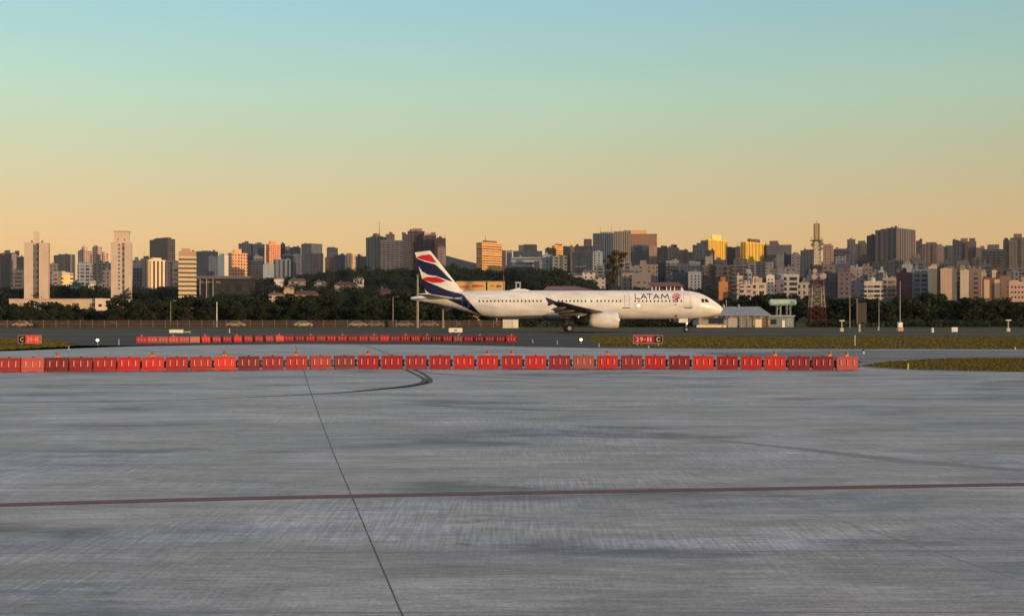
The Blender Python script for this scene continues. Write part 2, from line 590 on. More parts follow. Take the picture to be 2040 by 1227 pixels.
# ------------------------------------------------------------------ leaves and trees
def leaf_mesh(name, cen, nor, size, mat):
    """one small bent quad per leaf clump"""
    k = len(cen)
    t = np.cross(nor, rng.normal(size=(k, 3)))
    t /= np.linalg.norm(t, axis=1)[:, None] + 1e-9
    b_ = np.cross(nor, t)
    s = size[:, None]
    w = rng.uniform(0.5, 1.0, (k, 1))
    v4 = np.stack([cen - t * s, cen + b_ * s * w - nor * s * 0.2, cen + t * s, cen - b_ * s * w + nor * s * 0.15], 1).reshape(-1, 3)
    me = bpy.data.meshes.new(name)
    me.vertices.add(4 * k)
    me.vertices.foreach_set('co', v4.ravel())
    me.loops.add(4 * k)
    me.loops.foreach_set('vertex_index', np.arange(4 * k))
    me.polygons.add(k)
    me.polygons.foreach_set('loop_start', np.arange(0, 4 * k, 4))
    me.polygons.foreach_set('loop_total', np.full(k, 4))
    me.update()
    me.materials.append(mat)
    return me


def lobes_cloud(lobes, per, jit=0.28):
    cs, ns = [], []
    for (c, r) in lobes:
        c, r = np.array(c), np.array(r)
        k = int(per * (r.prod() ** (2 / 3)))
        d = rng.normal(size=(k, 3))
        d /= np.linalg.norm(d, axis=1)[:, None]
        rad = np.clip(1 - np.abs(rng.normal(0, jit, (k, 1))), 0.15, 1.05)
        cs.append(c + d * rad * r)
        nn = d + rng.normal(0, 0.55, (k, 3))
        ns.append(nn / np.linalg.norm(nn, axis=1)[:, None])
    return np.concatenate(cs), np.concatenate(ns)


def leafmat(name, c1, c2, c3):
    n = N(name)
    info = n.t.nodes.new('ShaderNodeNewGeometry')
    v = n.tc('Object')
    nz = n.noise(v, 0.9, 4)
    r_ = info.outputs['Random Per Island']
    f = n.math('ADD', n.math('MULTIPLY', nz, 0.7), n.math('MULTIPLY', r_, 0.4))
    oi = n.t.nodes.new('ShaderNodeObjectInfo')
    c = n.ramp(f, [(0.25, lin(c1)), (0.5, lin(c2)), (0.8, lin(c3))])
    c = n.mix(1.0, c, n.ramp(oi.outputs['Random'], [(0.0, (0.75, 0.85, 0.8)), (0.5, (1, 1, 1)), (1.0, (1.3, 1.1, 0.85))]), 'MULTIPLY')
    return n.fin(c, 0.75, spec=0.2)


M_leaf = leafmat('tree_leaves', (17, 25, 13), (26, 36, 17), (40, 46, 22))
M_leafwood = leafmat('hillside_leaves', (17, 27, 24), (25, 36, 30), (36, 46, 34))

TREES = []
for k in range(6):
    h = [6.2, 7.0, 5.6, 7.6, 6.6, 5.2][k]
    w = [3.2, 2.9, 3.6, 2.7, 3.0, 3.3][k]
    lob = []
    for i in range(10 + k % 3):
        a_ = rng.uniform(0, 6.28)
        rr = w * rng.uniform(0.15, 0.8)
        zz = rng.uniform(0.28, 0.86) * h
        q = rng.uniform(0.9, 1.7)
        lob.append(((math.cos(a_) * rr, math.sin(a_) * rr, zz), (q * 1.1, q * 1.1, q * 0.8)))
    lob.append(((0, 0, h * 0.8), (1.3, 1.3, h * 0.2)))
    c_, n_ = lobes_cloud(lob, 125)
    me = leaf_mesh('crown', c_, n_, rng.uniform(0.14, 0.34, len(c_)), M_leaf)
    tm = MB()
    tm.tube([(0, 0, 0), (0.05, 0.03, h * 0.35), (-0.1, 0.1, h * 0.75)], [0.26, 0.18, 0.06], 8)
    for i in range(6):
        a_ = rng.uniform(0, 6.28)
        tm.tube([(0, 0, h * 0.3), (math.cos(a_) * w * 0.35, math.sin(a_) * w * 0.35, h * 0.5), (math.cos(a_) * w * 0.65, math.sin(a_) * w * 0.65, h * 0.7)], [0.12, 0.07, 0.03], 6)
    TREES.append((me, tm, h))
_trunks = {}


def tree(label, loc, k, sc, group='trees behind the perimeter fence', zs=1.0, name='broadleaf_tree'):
    me, tm, h = TREES[k]
    t = thing(name, label, 'tree', loc, rng.uniform(0, 6.28), group)
    t.scale = (sc, sc, sc * zs)
    if k not in _trunks:
        o = tm.build('trunk', M_bark, t, sm=True)
        _trunks[k] = o.data
    else:
        o = bpy.data.objects.new('trunk', _trunks[k])
        COL.objects.link(o)
        o.parent = t
    c = bpy.data.objects.new('crown', me)
    COL.objects.link(c)
    c.parent = t
    return t


# landmarks along the photograph, used to word the trees' labels
LMK = [(14, 'the cut-off tower at the picture edge'), (40, 'the pale narrow tower'), (73, 'the white twin-slab tower'), (105, 'the gap right of the white twin-slab tower'), (128, 'the grey tower with a pink flank'),
       (168, 'the tower with a spire'), (200, 'the right end of the long white hall'), (240, 'the white tower with a window column'), (280, 'the small grey flats'), (322, 'the dark office block'),
       (373, 'the striped tower'), (412, 'the blue slab block'), (445, 'the pale narrow tower pair'), (478, 'the orange block'), (515, 'the domed dark tower'), (545, 'the pink stepped tower'),
       (585, 'the brown tiled roofs'), (610, 'the blue tower with a gold flank'), (655, 'the violet rounded tower'), (700, 'the red-roofed villa'), (745, 'the pier-faced tower'), (780, 'the balcony block'),
       (815, 'the clustered brick tower')]

# ------------------------------------------------------------------ the airliner
AD, NOSEX = 176.0, 30.0
n = N('aircraft_white')
v = n.tc('Object')
dirt = n.noise(n.mapping(v, (0.35, 1, 1.2)), 1.0, 6, 0.65)
pan = n.math('FRACT', n.math('MULTIPLY', dirt, 7))
c_ = n.ramp(dirt, [(0.3, lin((196, 194, 192))), (0.6, lin((226, 225, 224)))])
M_aw = n.fin(c_, 0.32, spec=0.5)
M_navy = plain('navy_paint', (14, 14, 60), 0.35, var=0.2, scale=0.6)
M_tred = plain('scarlet_paint', (188, 16, 30), 0.35, var=0.15, scale=0.6)
M_agrey = plain('aircraft_grey', (138, 142, 146), 0.4, var=0.2, scale=0.7)
M_wing = plain('wing_grey', (72, 72, 76), 0.5, var=0.25, scale=0.7)
M_bare = plain('bare_metal', (170, 168, 164), 0.3, 0.8, var=0.15)
M_black = plain('black_panel', (16, 17, 20), 0.35)
M_lamp = plain('lit_lamp', (255, 240, 215), 0.3, emit=(1.0, 0.84, 0.60), estr=3.0)
M_lampw = plain('lit_lens', (255, 244, 230), 0.3, emit=(1.0, 0.88, 0.74), estr=1.0)

plane = thing('airliner', 'white passenger jet with red and navy tail taxiing to the right', 'airplane', (NOSEX, AD, 0.0))
# local frame: x runs aft to negative, nose at 0; y negative towards the camera
ST = [(0, 3.36, 3.2), (.1, 3.52, 2.96), (.25, 3.68, 2.74), (.43, 3.85, 2.58), (.8, 4.12, 2.42), (1.4, 4.55, 2.28), (2.0, 4.94, 2.17), (2.7, 5.30, 2.05), (3.5, 5.60, 1.94), (4.5, 5.82, 1.87), (6, 5.92, 1.84),
      (10, 5.92, 1.84), (20, 5.92, 1.84), (30, 5.92, 1.84), (32, 5.92, 1.94), (34.3, 5.92, 2.30), (36.5, 5.84, 2.90), (38.6, 5.66, 3.48), (40.5, 5.48, 3.92), (42.1, 5.32, 4.22), (43.4, 5.14, 4.44), (44.1, 5.02, 4.54), (44.4, 4.94, 4.62)]
sx = [s[0] for s in ST]
stp = [s[1] for s in ST]
sbt = [s[2] for s in ST]


def fus(x):
    t, b = interp(x, sx, stp), interp(x, sx, sbt)
    hh = (t - b) / 2
    return (t + b) / 2, hh, min(1.975, hh * 1.0)


def fus_y(x, z, off=0.0):                # camera-side surface of the fuselage at height z
    zc, hh, hw = fus(x)
    q = max(-0.999, min(0.999, (z - zc) / hh))
    return -hw * math.sqrt(1 - q * q) - off


def px2l(px, py, depth=2.0):             # photo pixel -> (x aft from nose, height) on the near side
    s = F / (AD - depth)
    return NOSEX - (px - CX) / s, CH + (HY - py) / s


def inpoly(x, y, poly):
    c = False
    j = len(poly) - 1
    for i in range(len(poly)):
        xi, yi = poly[i]
        xj, yj = poly[j]
        if (yi > y) != (yj > y) and x < (xj - xi) * (y - yi) / (yj - yi) + xi:
            c = not c
        j = i
    return c


NAVY1 = [(825, 514.5), (829.7, 514.7), (846, 521), (866, 526.5), (871, 530), (903, 562), (889, 557.6), (869, 550), (853, 547.7), (841, 541), (834.7, 532), (828, 523)]
RED1 = [(827, 514), (836, 509.5), (854.5, 506.5), (859.5, 509), (870, 523), (861, 523), (846, 519), (833, 515)]
NAVY2 = [(840, 556), (860, 565), (891, 578), (921, 586), (924, 588), (935, 601), (948, 615), (963, 632), (956, 626), (939, 619), (921, 610), (912, 606), (893, 597), (872, 591), (854, 584), (847, 578), (842, 565)]
RED2 = [(838, 556), (851, 551.5), (871, 552), (888.5, 559.5), (879, 563.2), (861, 563.2), (846, 558.6)]


def fine(poly, n=6):
    q = spline([Vector(p) for p in poly] + [Vector(poly[0])], n)
    return [(p.x, p.y) for p in q]


POLYS = [[px2l(*p, 0.4) for p in q] for q in (NAVY1, RED1, NAVY2, RED2)]
PMAT = [1, 2, 1, 2]


def paint(x, z):
    for q, m_ in zip(POLYS, PMAT):
        if inpoly(x, z, q):
            return m_
    return 0


xs = sorted(set([round(x, 3) for x in list(np.arange(0, 6, 0.12)) + list(np.arange(6, 29, 0.5)) + list(np.arange(29, 44.4, 0.09))] + [44.4]))
mb = MB()
NA = 160
vs, fs, mi = [], [], []
for x in xs:
    zc, hh, hw = fus(x)
    for k in range(NA):
        a_ = 2 * math.pi * k / NA
        vs.append((-x, -hw * math.sin(a_), zc + hh * math.cos(a_)))
for i in range(len(xs) - 1):
    for k in range(NA):
        k2 = (k + 1) % NA
        xm_ = (xs[i] + xs[i + 1]) / 2
        zc, hh, hw = fus(xm_)
        zz = zc + hh * math.cos(2 * math.pi * (k + .5) / NA)
        fs.append((i * NA + k, i * NA + k2, (i + 1) * NA + k2, (i + 1) * NA + k))
        mi.append(paint(xm_, zz) if xm_ > 30 else 0)
mb.add(vs, fs)
mb.m = mi
mb.add([], [])
fo = len(mb.v)
mb.f.append(tuple((len(xs) - 1) * NA + k for k in range(NA)))
mb.m.append(0)
mb.build('fuselage', [M_aw, M_navy, M_tred], plane, sm=True)

# fin: fine grid, painted by region
FT = [px2l(p[0], p[1], 0) for p in ((826.5, 503), (857, 499.5), (925, 581.5), (851, 590))]   # top trailing, top leading, base leading, base trailing
mb = MB()
NU, NV = 130, 150
for sd in (-1, 1):
    vs, fs, mi = [], [], []
    for j in range(NV + 1):
        t = j / NV
        le = (FT[1][0] * (1 - t) + FT[2][0] * t, FT[1][1] * (1 - t) + (FT[2][1] - 0.25) * t)
        if t > 0.86:                       # dorsal fillet runs forward at the root
            le = (le[0] - 1.6 * ((t - .86) / .14) ** 2 * .35, le[1])
        te = (FT[0][0] * (1 - t) + FT[3][0] * t, FT[0][1] * (1 - t) + (FT[3][1] - 0.25) * t)
        for i in range(NU + 1):
            u = i / NU
            x, z = le[0] * (1 - u) + te[0] * u, le[1] * (1 - u) + te[1] * u
            th = 0.40 * (0.45 + 0.55 * t) * (1.48 * math.sqrt(u) - 0.63 * u - 1.76 * u * u + 1.42 * u ** 3 - 0.51 * u ** 4) * 1.5
            vs.append((-x, sd * th, z))
    for j in range(NV):
        for i in range(NU):
            k = j * (NU + 1) + i
            fs.append((k, k + 1, k + NU + 2, k + NU + 1))
            a4 = [vs[q] for q in fs[-1]]
            mi.append(paint(-sum(q[0] for q in a4) / 4, sum(q[2] for q in a4) / 4))
    o_ = len(mb.v)
    mb.v += vs
    mb.f += [tuple(q + o_ for q in f_) for f_ in fs]
    mb.m += mi
mb.build('tail_fin', [M_aw, M_navy, M_tred], plane, sm=True)


def airfoil(secs, name, mats, parent, mi=0, npt=14, droop=0):
    """secs: (y, x_le, chord, z_le, thickness, twist)"""
    mb = MB()
    rings = []
    for (y, xl, ch, z, th, tw) in secs:
        ring = []
        us = [0.5 * (1 - math.cos(math.pi * i / npt)) for i in range(npt + 1)]
        prof = [(u, th * 5 * ch * (0.2969 * math.sqrt(u) - 0.126 * u - 0.3516 * u * u + 0.2843 * u ** 3 - 0.1036 * u ** 4)) for u in us]
        for u, t in prof:
            ring.append((-(xl + ch * u), y, z + t - math.sin(tw) * ch * u))
        for u, t in prof[-2:0:-1]:
            ring.append((-(xl + ch * u), y, z - t * 0.7 - math.sin(tw) * ch * u))
        rings.append(ring)
    k = len(rings[0])
    vs = [p for r_ in rings for p in r_]
    fs = []
    for i in range(len(rings) - 1):
        for q in range(k):
            q2 = (q + 1) % k
            fs.append((i * k + q, i * k + q2, (i + 1) * k + q2, (i + 1) * k + q))
    fs.append(tuple(range(k)))
    fs.append(tuple((len(rings) - 1) * k + q for q in range(k)))
    mb.add(vs, fs, mi)
    return mb.build(name, mats, parent, sm=False)


for sd in (-1, 1):
    w_ = airfoil([(sd * 1.0, 14.6, 7.6, 2.45, 0.13, 0.05), (sd * 2.2, 15.4, 6.8, 2.50, 0.13, 0.05), (sd * 6.4, 17.7, 4.3, 2.86, 0.115, 0.04), (sd * 12, 20.9, 2.9, 3.46, 0.11, 0.02), (sd * 16.9, 23.6, 1.6, 4.05, 0.11, 0.0)], 'wing', M_wing, plane)
    # flaps a little down, one panel inboard and one outboard
    airfoil([(sd * 2.3, 21.75, 1.75, 2.28, 0.10, 0.5), (sd * 6.1, 21.5, 1.5, 2.66, 0.10, 0.5)], 'flap', M_wing, w_)
    airfoil([(sd * 6.5, 21.6, 1.3, 2.70, 0.10, 0.5), (sd * 12.6, 23.6, 0.95, 3.42, 0.10, 0.5)], 'flap', M_wing, w_)
    for (y, x0, z, ln) in ((4.6, 19.8, 2.25, 3.6), (8.2, 20.4, 2.62, 3.3), (11.4, 21.6, 2.98, 2.8), (14.2, 22.9, 3.38, 2.0)):
        fm = MB()
        pr = [(0.03, 0), (0.16, .12), (0.24, .35), (0.24, .6), (0.13, .85), (0.03, 1)]
        fm.tube([(-(x0 + ln * t), sd * y, z - 0.28 * t) for r_, t in pr], [r_ for r_, t in pr], 10)
        fm.build('flap_fairing', M_wing, w_, sm=True)
    tf = MB()
    tf.prism([(-24.2, 4.08), (-25.5, 4.62), (-25.75, 4.58), (-25.35, 4.0), (-25.45, 3.6), (-25.2, 3.55)], sd * 16.85, sd * 16.95)
    tf.build('wingtip_fence', plain('fence_dark', (28, 26, 44), .5), w_)
    # stabiliser
    airfoil([(sd * 0.4, 38.0, 3.9, 4.75, 0.10, 0), (sd * 6.2, 41.5, 1.5, 5.30, 0.09, 0)], 'tailplane', M_aw, plane)
    # engine
    e_ = thing('engine', None, None)
    e_.parent = plane
    e_.location = (-15.2, sd * 5.75, 1.72)
    nm = MB()
    prof = [(0.80, 0.25), (0.90, 0.06), (0.99, 0.0), (1.07, -0.07), (1.13, -0.35), (1.17, -0.9), (1.19, -1.6), (1.15, -2.6), (1.02, -3.6), (0.90, -4.25), (0.86, -4.25)]
    prof = [(0.78, -0.9)] + [(r_, h_ if h_ <= 0 else -h_) for r_, h_ in prof]
    nm.lathe(prof, 36, 'x')
    nm.build('nacelle', M_aw, e_, sm=True)
    lp = MB()
    lp.lathe([(0.93, -0.04), (1.0, 0.008), (1.085, -0.06), (1.10, -0.16), (1.07, -0.14), (0.95, -0.12)], 36, 'x')
    lp.build('inlet_lip', M_bare, e_, sm=True)
    fn = MB()
    fn.lathe([(0.90, -0.62), (0.88, -0.60), (0.28, -0.58), (0.02, -0.2)], 32, 'x')
    fn.build('fan', M_dark, e_, sm=True)
    cn = MB()
    cn.lathe([(0.80, -4.0), (0.72, -4.6), (0.52, -5.5), (0.46, -5.5), (0.30, -5.6), (0.03, -6.3)], 28, 'x')
    cn.build('exhaust', M_dark, e_, sm=True)
    py_ = MB()
    py_.prism([(-0.9, 1.05), (-3.4, 1.35), (-6.6, 1.1), (-6.0, 0.55), (-4.2, 0.55), (-3.9, 0.9)], -0.16, 0.16)
    py_.build('pylon', M_agrey, e_)

# belly fairing
bf = MB()
prf = [(13.6, 0.2), (14.6, .75), (16, 1.05), (18, 1.15), (22, 1.15), (24, 1.0), (25.6, .62), (26.8, .2)]
vs, fs = [], []
for x, r_ in prf:
    for k in range(24):
        a_ = 2 * math.pi * k / 24
        vs.append((-x, 2.12 * min(1, r_ * 1.05) * math.cos(a_) * 1.0, 2.45 + r_ * 0.86 * math.sin(a_)))
for i in range(len(prf) - 1):
    for k in range(24):
        fs.append((i * 24 + k, i * 24 + (k + 1) % 24, (i + 1) * 24 + (k + 1) % 24, (i + 1) * 24 + k))
bf.add(vs, fs)
bf.build('belly_fairing', M_agrey, plane, sm=True)


def gear(x, y, z_top, wheel_r, n_off, w, name='landing_gear'):
    g_ = thing(name, None, None)
    g_.parent = plane
    g_.location = (-x, y, 0)
    m_ = MB()
    m_.tube([(0, 0, wheel_r), (0, 0, 1.5), (0, 0, z_top)], [0.10, 0.14, 0.17], 12)
    m_.tube([(-0.1, 0, 1.0), (0.9, 0, z_top)], 0.06, 8)
    m_.tube([(0, -n_off, wheel_r), (0, n_off, wheel_r)], 0.09, 10)
    m_.build('strut', M_bare, g_)
    for s_ in (-1, 1):
        wh = MB()
        wh.lathe([(wheel_r * .55, -w / 2), (wheel_r * .9, -w / 2), (wheel_r, -w * .3), (wheel_r, w * .3), (wheel_r * .9, w / 2), (wheel_r * .55, w / 2)], 28, 'y', (0, s_ * n_off, wheel_r))
        wo = wh.build('wheel', M_rubber, g_, sm=True)
        hb = MB()
        hb.lathe([(wheel_r * .5, -w / 2 - .012), (wheel_r * .5, w / 2 + .012)], 20, 'y', (0, s_ * n_off, wheel_r))
        hb.build('hub', M_grey, wo)
    return g_


for sd in (-1, 1):
    g_ = gear(22.0, sd * 3.8, 2.5, 0.585, 0.46, 0.43)
    dr = MB()
    dr.box(-0.65, 0.55, sd * 0.28 - 0.03, sd * 0.28 + 0.03, 1.0, 2.3)
    dr.build('gear_door', M_agrey, g_)
ng = gear(5.2, 0, 2.0, 0.38, 0.25, 0.22)
dr = MB()
dr.box(-1.1, 0.2, -0.42, -0.38, 1.35, 1.98)
dr.box(-1.1, 0.2, 0.38, 0.42, 1.35, 1.98)
dr.build('gear_door', M_aw, ng)
for yy in (-0.16, 0.16):
    lm = MB()
    lm.lathe([(0.02, 0.17), (0.12, 0.165), (0.135, 0.13), (0.08, 0.0)], 16, 'x', (0, yy, 1.24))
    lm.build('taxi_light', M_lamp, ng)
    lm = MB()
    lm.lathe([(0.015, -0.0), (0.015, -0.12)], 8, 'y', (0, yy, 0.5))


def on_skin(x, z, off):
    return (-x, fus_y(x, z, off), z)


# cabin windows, each a piece of its own
wx = [955 + 7.66 * i for i in range(17)] + [1113 + 7.66 * i for i in range(8)] + [1178.5] + [1190 + 7.66 * i for i in range(7)] + [1265.5 + 7.66 * i for i in range(13)]
pale = {1113, 1128}
wproto = None
for i, px in enumerate(wx):
    x, z = px2l(px, 599.7)
    zc, hh, hw = fus(x)
    ang = math.asin((z - zc) / hh)
    if wproto is None:
        m_ = MB()
        pts = []
        for k in range(16):
            a_ = 2 * math.pi * k / 16
            c, s = math.cos(a_), math.sin(a_)
            pts.append((0.11 * math.copysign(abs(c) ** .6, c), 0.145 * math.copysign(abs(s) ** .6, s)))
        m_.prism(pts, -0.012, 0.02)
        wproto = m_.build('cabin_window', M_black, plane)
        o = wproto
    else:
        o = wproto.copy()
        COL.objects.link(o)
        o.parent = plane
    o.location = on_skin(x, z, 0.0)
    o.rotation_euler = (-ang, 0, 0)

# cockpit panes
def decal(name, mask, px0, px1, py0, py1, mat, cell=0.035, off=0.012, depth=2.0):
    xa, za = px2l(px1, py1, depth)
    xb, zb = px2l(px0, py0, depth)
    nx, nz = int((xb - xa) / cell) + 1, int((zb - za) / cell) + 1
    s = F / (AD - depth)
    idx, m_ = {}, MB()

    def vid(i, k):
        if (i, k) not in idx:
            idx[(i, k)] = len(m_.v)
            m_.v.append(on_skin(xa + i * cell, za + k * cell, off))
        return idx[(i, k)]
    for i in range(nx):
        for k in range(nz):
            x, z = xa + (i + .5) * cell, za + (k + .5) * cell
            if mask(CX + (NOSEX - x) * s, HY - (z - CH) * s):
                m_.f.append((vid(i, k), vid(i, k + 1), vid(i + 1, k + 1), vid(i + 1, k)))
                m_.m.append(0)
    return m_.build(name, mat, plane, fixn=False)


def strokes(segs, t):
    def f(x, y):
        for (x0, y0, x1, y1) in segs:
            dx, dy = x1 - x0, y1 - y0
            q = max(0, min(1, ((x - x0) * dx + (y - y0) * dy) / (dx * dx + dy * dy + 1e-9)))
            if (x - x0 - q * dx) ** 2 + (y - y0 - q * dy) ** 2 < t * t / 4:
                return True
        return False
    return f


for poly in ([(1397.2, 602.6), (1396.6, 595.6), (1402.2, 594.8), (1402.8, 602.4)], [(1404.4, 602.2), (1403.8, 595.0), (1408.8, 595.4), (1413.8, 601.2), (1411, 602)]):
    decal('cockpit_window', lambda x, y, p=poly: inpoly(x, y, p), 1394, 1418, 593, 605, M_black, 0.03, 0.015, 1.4)
yb, yt = 594.8, 585.8
LET = [(1266, yt, 1266, yb), (1266, yb, 1275, yb), (1277.6, yb, 1283, yt), (1283, yt, 1288.6, yb), (1279.6, 592.0, 1286.6, 592.0), (1290, yt, 1299.6, yt), (1294.8, yt, 1294.8, yb),
       (1302.6, yb, 1308, yt), (1308, yt, 1313.6, yb), (1304.6, 592.0, 1311.6, 592.0), (1318, yb, 1320, yt), (1320, yt, 1325.4, 592.8), (1325.4, 592.8, 1330.8, yt), (1330.8, yt, 1332.8, yb)]
decal('airline_lettering', strokes(LET, 1.9), 1263, 1336, 584, 598, plain('indigo_letters', (36, 30, 60), 0.4), 0.03)
EM1 = [(1340, 591.4, 1346, 589.4), (1346, 589.4, 1352, 589.2), (1352, 589.2, 1356.4, 587.4), (1342.6, 587, 1348, 585.6), (1348, 585.6, 1353, 586.4), (1341, 593.8, 1347, 592.4), (1347, 592.4, 1355.6, 592.4), (1347, 595, 1353.4, 594)]
decal('tail_emblem', strokes(EM1, 2.0), 1338, 1359, 583, 598, plain('crimson_emblem', (190, 24, 60), 0.4), 0.03)
EM2 = [(1343.8, 597.2, 1350, 596.4), (1350, 596.4, 1348.8, 600), (1348.8, 600, 1344.8, 601.6), (1345.4, 606.6, 1346.4, 606.6)]
decal('emblem_tail_mark', strokes(EM2, 2.0), 1341, 1353, 595, 609, plain('indigo_letters', (36, 30, 60)), 0.03)
# registration on the navy band
GLY = {'P': [(0, 0, 0, 4), (0, 0, 2, 0), (2, 0, 2, 2), (2, 2, 0, 2)], 'T': [(0, 0, 2, 0), (1, 0, 1, 4)], '-': [(0.3, 2, 1.7, 2)], 'M': [(0, 4, 0, 0), (0, 0, 1, 2), (1, 2, 2, 0), (2, 0, 2, 4)], 'X': [(0, 0, 2, 4), (2, 0, 0, 4)]}
RG = []
for i, ch in enumerate('PT-MXP'):
    RG += [(894.5 + i * 4.3 + a_ * 1.45, 592.6 + b_ * 0.75, 894.5 + i * 4.3 + c * 1.45, 592.6 + d * 0.75) for a_, b_, c, d in GLY[ch]]
decal('registration', strokes(RG, 0.75), 892, 922, 590, 597, M_white, 0.022)
TY = []
for i in range(9):
    TY += [(955 + i * 2.2, 594, 955 + i * 2.2, 592.4), (955 + i * 2.2, 592.4, 956.2 + i * 2.2, 592.6)]
decal('small_lettering', strokes(TY, 0.55), 953, 977, 591, 596, plain('faded_grey_letters', (120, 116, 118)), 0.022)
# doors: thin outline panels
for (xa, xb, ya, yc) in ((920, 934, 587.5, 611.5), (1362.5, 1375.5, 586.5, 612), (1090, 1097, 588.5, 603), (1244.5, 1254, 588, 608)):
    seg = [(xa, ya, xb, ya), (xb, ya, xb, yc), (xb, yc, xa, yc), (xa, yc, xa, ya)]
    decal('cabin_door', strokes(seg, 0.55), xa - 2, xb + 2, ya - 2, yc + 2, plain('door_seam', (150, 146, 150)), 0.03, 0.014)
for (xa, xb) in ((1240.5, 1255), (1364, 1379.5)):
    decal('door_sill', strokes([(xa, 613.2, xb, 613.2)], 1.5), xa - 1, xb + 1, 611, 615, M_dark, 0.03)
decal('fuselage_vent', strokes([(1346, 629, 1349, 629)], 2.6), 1343, 1352, 626, 632, M_dark, 0.03)
for (px, py, r_) in ((1272.5, 608.5, 0.22),):
    x, z = px2l(px, py)
    m_ = MB()
    m_.lathe([(r_, 0.0), (r_ * .9, -0.03), (r_ * .4, -0.05)], 20, 'y')
    o = m_.build('scan_light', M_lampw, plane)
    o.location = on_skin(x, z, 0.0)
# wing root landing light
m_ = MB()
m_.lathe([(0.05, 0.14), (0.2, 0.12), (0.24, 0.0), (0.15, -0.12)], 18, 'x')
o = m_.build('landing_light', M_lampw, plane)
o.location = (-(NOSEX - (1153 - CX) / 14.35), -5.0, 2.06)
# blade aerials and satellite dome on the roof
for px in (1034.5, 1359.5):
    x, z = px2l(px, 577, 0)
    m_ = MB()
    m_.prism([(-x - .25, 5.88), (-x + .25, 5.88), (-x + .0, 6.28), (-x - .2, 6.28)], -0.03, 0.03)
    m_.build('aerial', M_aw, plane)
m_ = MB()
m_.tube([(-27.3, 0, 5.86), (-28.2, 0, 5.95), (-29.6, 0, 5.95), (-30.6, 0, 5.86)], [0.05, 0.2, 0.2, 0.05], 12)
m_.build('aerial_dome', M_aw, plane, sm=True)

# ------------------------------------------------------------------ red water-filled barriers
def barrier_mats():
    d, e_ = {}, {}
    for k, c in {'faded': (180, 82, 74), 'dull': (146, 36, 42), 'dark': (108, 15, 24), 'crimson': (130, 17, 33), 'red': (152, 18, 26), 'bright': (178, 22, 22), 'orange': (196, 40, 22), 'pale': (152, 78, 72)}.items():
        n = N('barrier_plastic')
        v = n.tc()
        dirt = n.noise(v, 5, 6, 0.65)
        sepz = n.t.nodes.new('ShaderNodeSeparateXYZ')
        n.link(v, sepz.inputs[0])
        c_ = n.mix(n.ramp(dirt, [(0.4, (0, 0, 0)), (0.75, (0.55,) * 3)]), lin(c), tuple(0.5 * x + 0.06 for x in lin(c)))
        d[k] = n.fin(c_, 0.5, spec=0.4)
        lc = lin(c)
        rib_lit = tuple(min(.85, .3 * x + .7 * y) for x, y in zip(lc, (.85, .42, .36)))
        e_[k] = plain('sunlit_rib_' + k, rib_lit, .5, rgb=False)     # sun on the rib edges, painted in as a paler plastic
    return d, e_


BM_, BR_ = barrier_mats()
BWORD = {'faded': 'faded salmon', 'dull': 'dull red', 'dark': 'dark red', 'crimson': 'crimson', 'red': 'red', 'bright': 'bright red', 'orange': 'orange-red', 'pale': 'washed-out pinkish'}
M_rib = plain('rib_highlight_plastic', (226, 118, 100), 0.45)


def barrier_mesh():
    m_ = MB()
    h, l = 0.50, 0.386
    prof = [(-0.20, 0.02), (-0.20, 0.10), (-0.165, 0.13), (-0.125, 0.43), (-0.145, 0.45), (-0.145, h), (0.145, h), (0.145, 0.45), (0.125, 0.43), (0.165, 0.13), (0.20, 0.10), (0.20, 0.02)]
    k = len(prof)
    ends = [(-l, 0.0), (l, 0.0)]
    vs = [(-l, y, z) for y, z in prof] + [(l, y, z) for y, z in prof]
    fs = [tuple(range(k)), tuple(range(2 * k - 1, k - 1, -1))] + [(i, i + k, (i + 1) % k + k, (i + 1) % k) for i in range(k)]
    m_.add(vs, fs)
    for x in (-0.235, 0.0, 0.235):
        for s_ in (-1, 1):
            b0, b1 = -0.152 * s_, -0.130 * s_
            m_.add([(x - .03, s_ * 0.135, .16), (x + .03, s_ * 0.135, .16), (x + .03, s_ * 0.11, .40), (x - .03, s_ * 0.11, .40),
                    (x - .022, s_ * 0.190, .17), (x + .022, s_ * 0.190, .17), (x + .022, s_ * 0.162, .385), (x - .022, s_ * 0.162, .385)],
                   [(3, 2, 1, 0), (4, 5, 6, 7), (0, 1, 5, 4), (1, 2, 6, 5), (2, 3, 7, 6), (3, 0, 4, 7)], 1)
    for x in (-0.26, 0.26):
        m_.box(x - .09, x + .09, -0.19, 0.19, 0.0, 0.03)
    return m_


def make_barrier(label, group, m):
    t = thing('plastic_barrier', label, 'barrier', (0, 0, 0), 0, group)
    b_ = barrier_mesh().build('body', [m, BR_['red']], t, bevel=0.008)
    c_ = MB()
    c_.tube([(0.41, 0, 0.09), (0.41, 0, 0.36)], 0.04, 10)
    c_.box(0.34, 0.47, -0.06, 0.06, 0.10, 0.17)
    c_.box(0.34, 0.47, -0.06, 0.06, 0.28, 0.35)
    c_.build('connector', plain('connector_plastic', (58, 10, 16), 0.6), t)
    cp = MB()
    cp.lathe([(0.045, 0.495), (0.045, 0.52), (0.03, 0.53)], 12)
    cp.build('filler_cap', plain('connector_plastic', (58, 10, 16), 0.6), t)
    return t


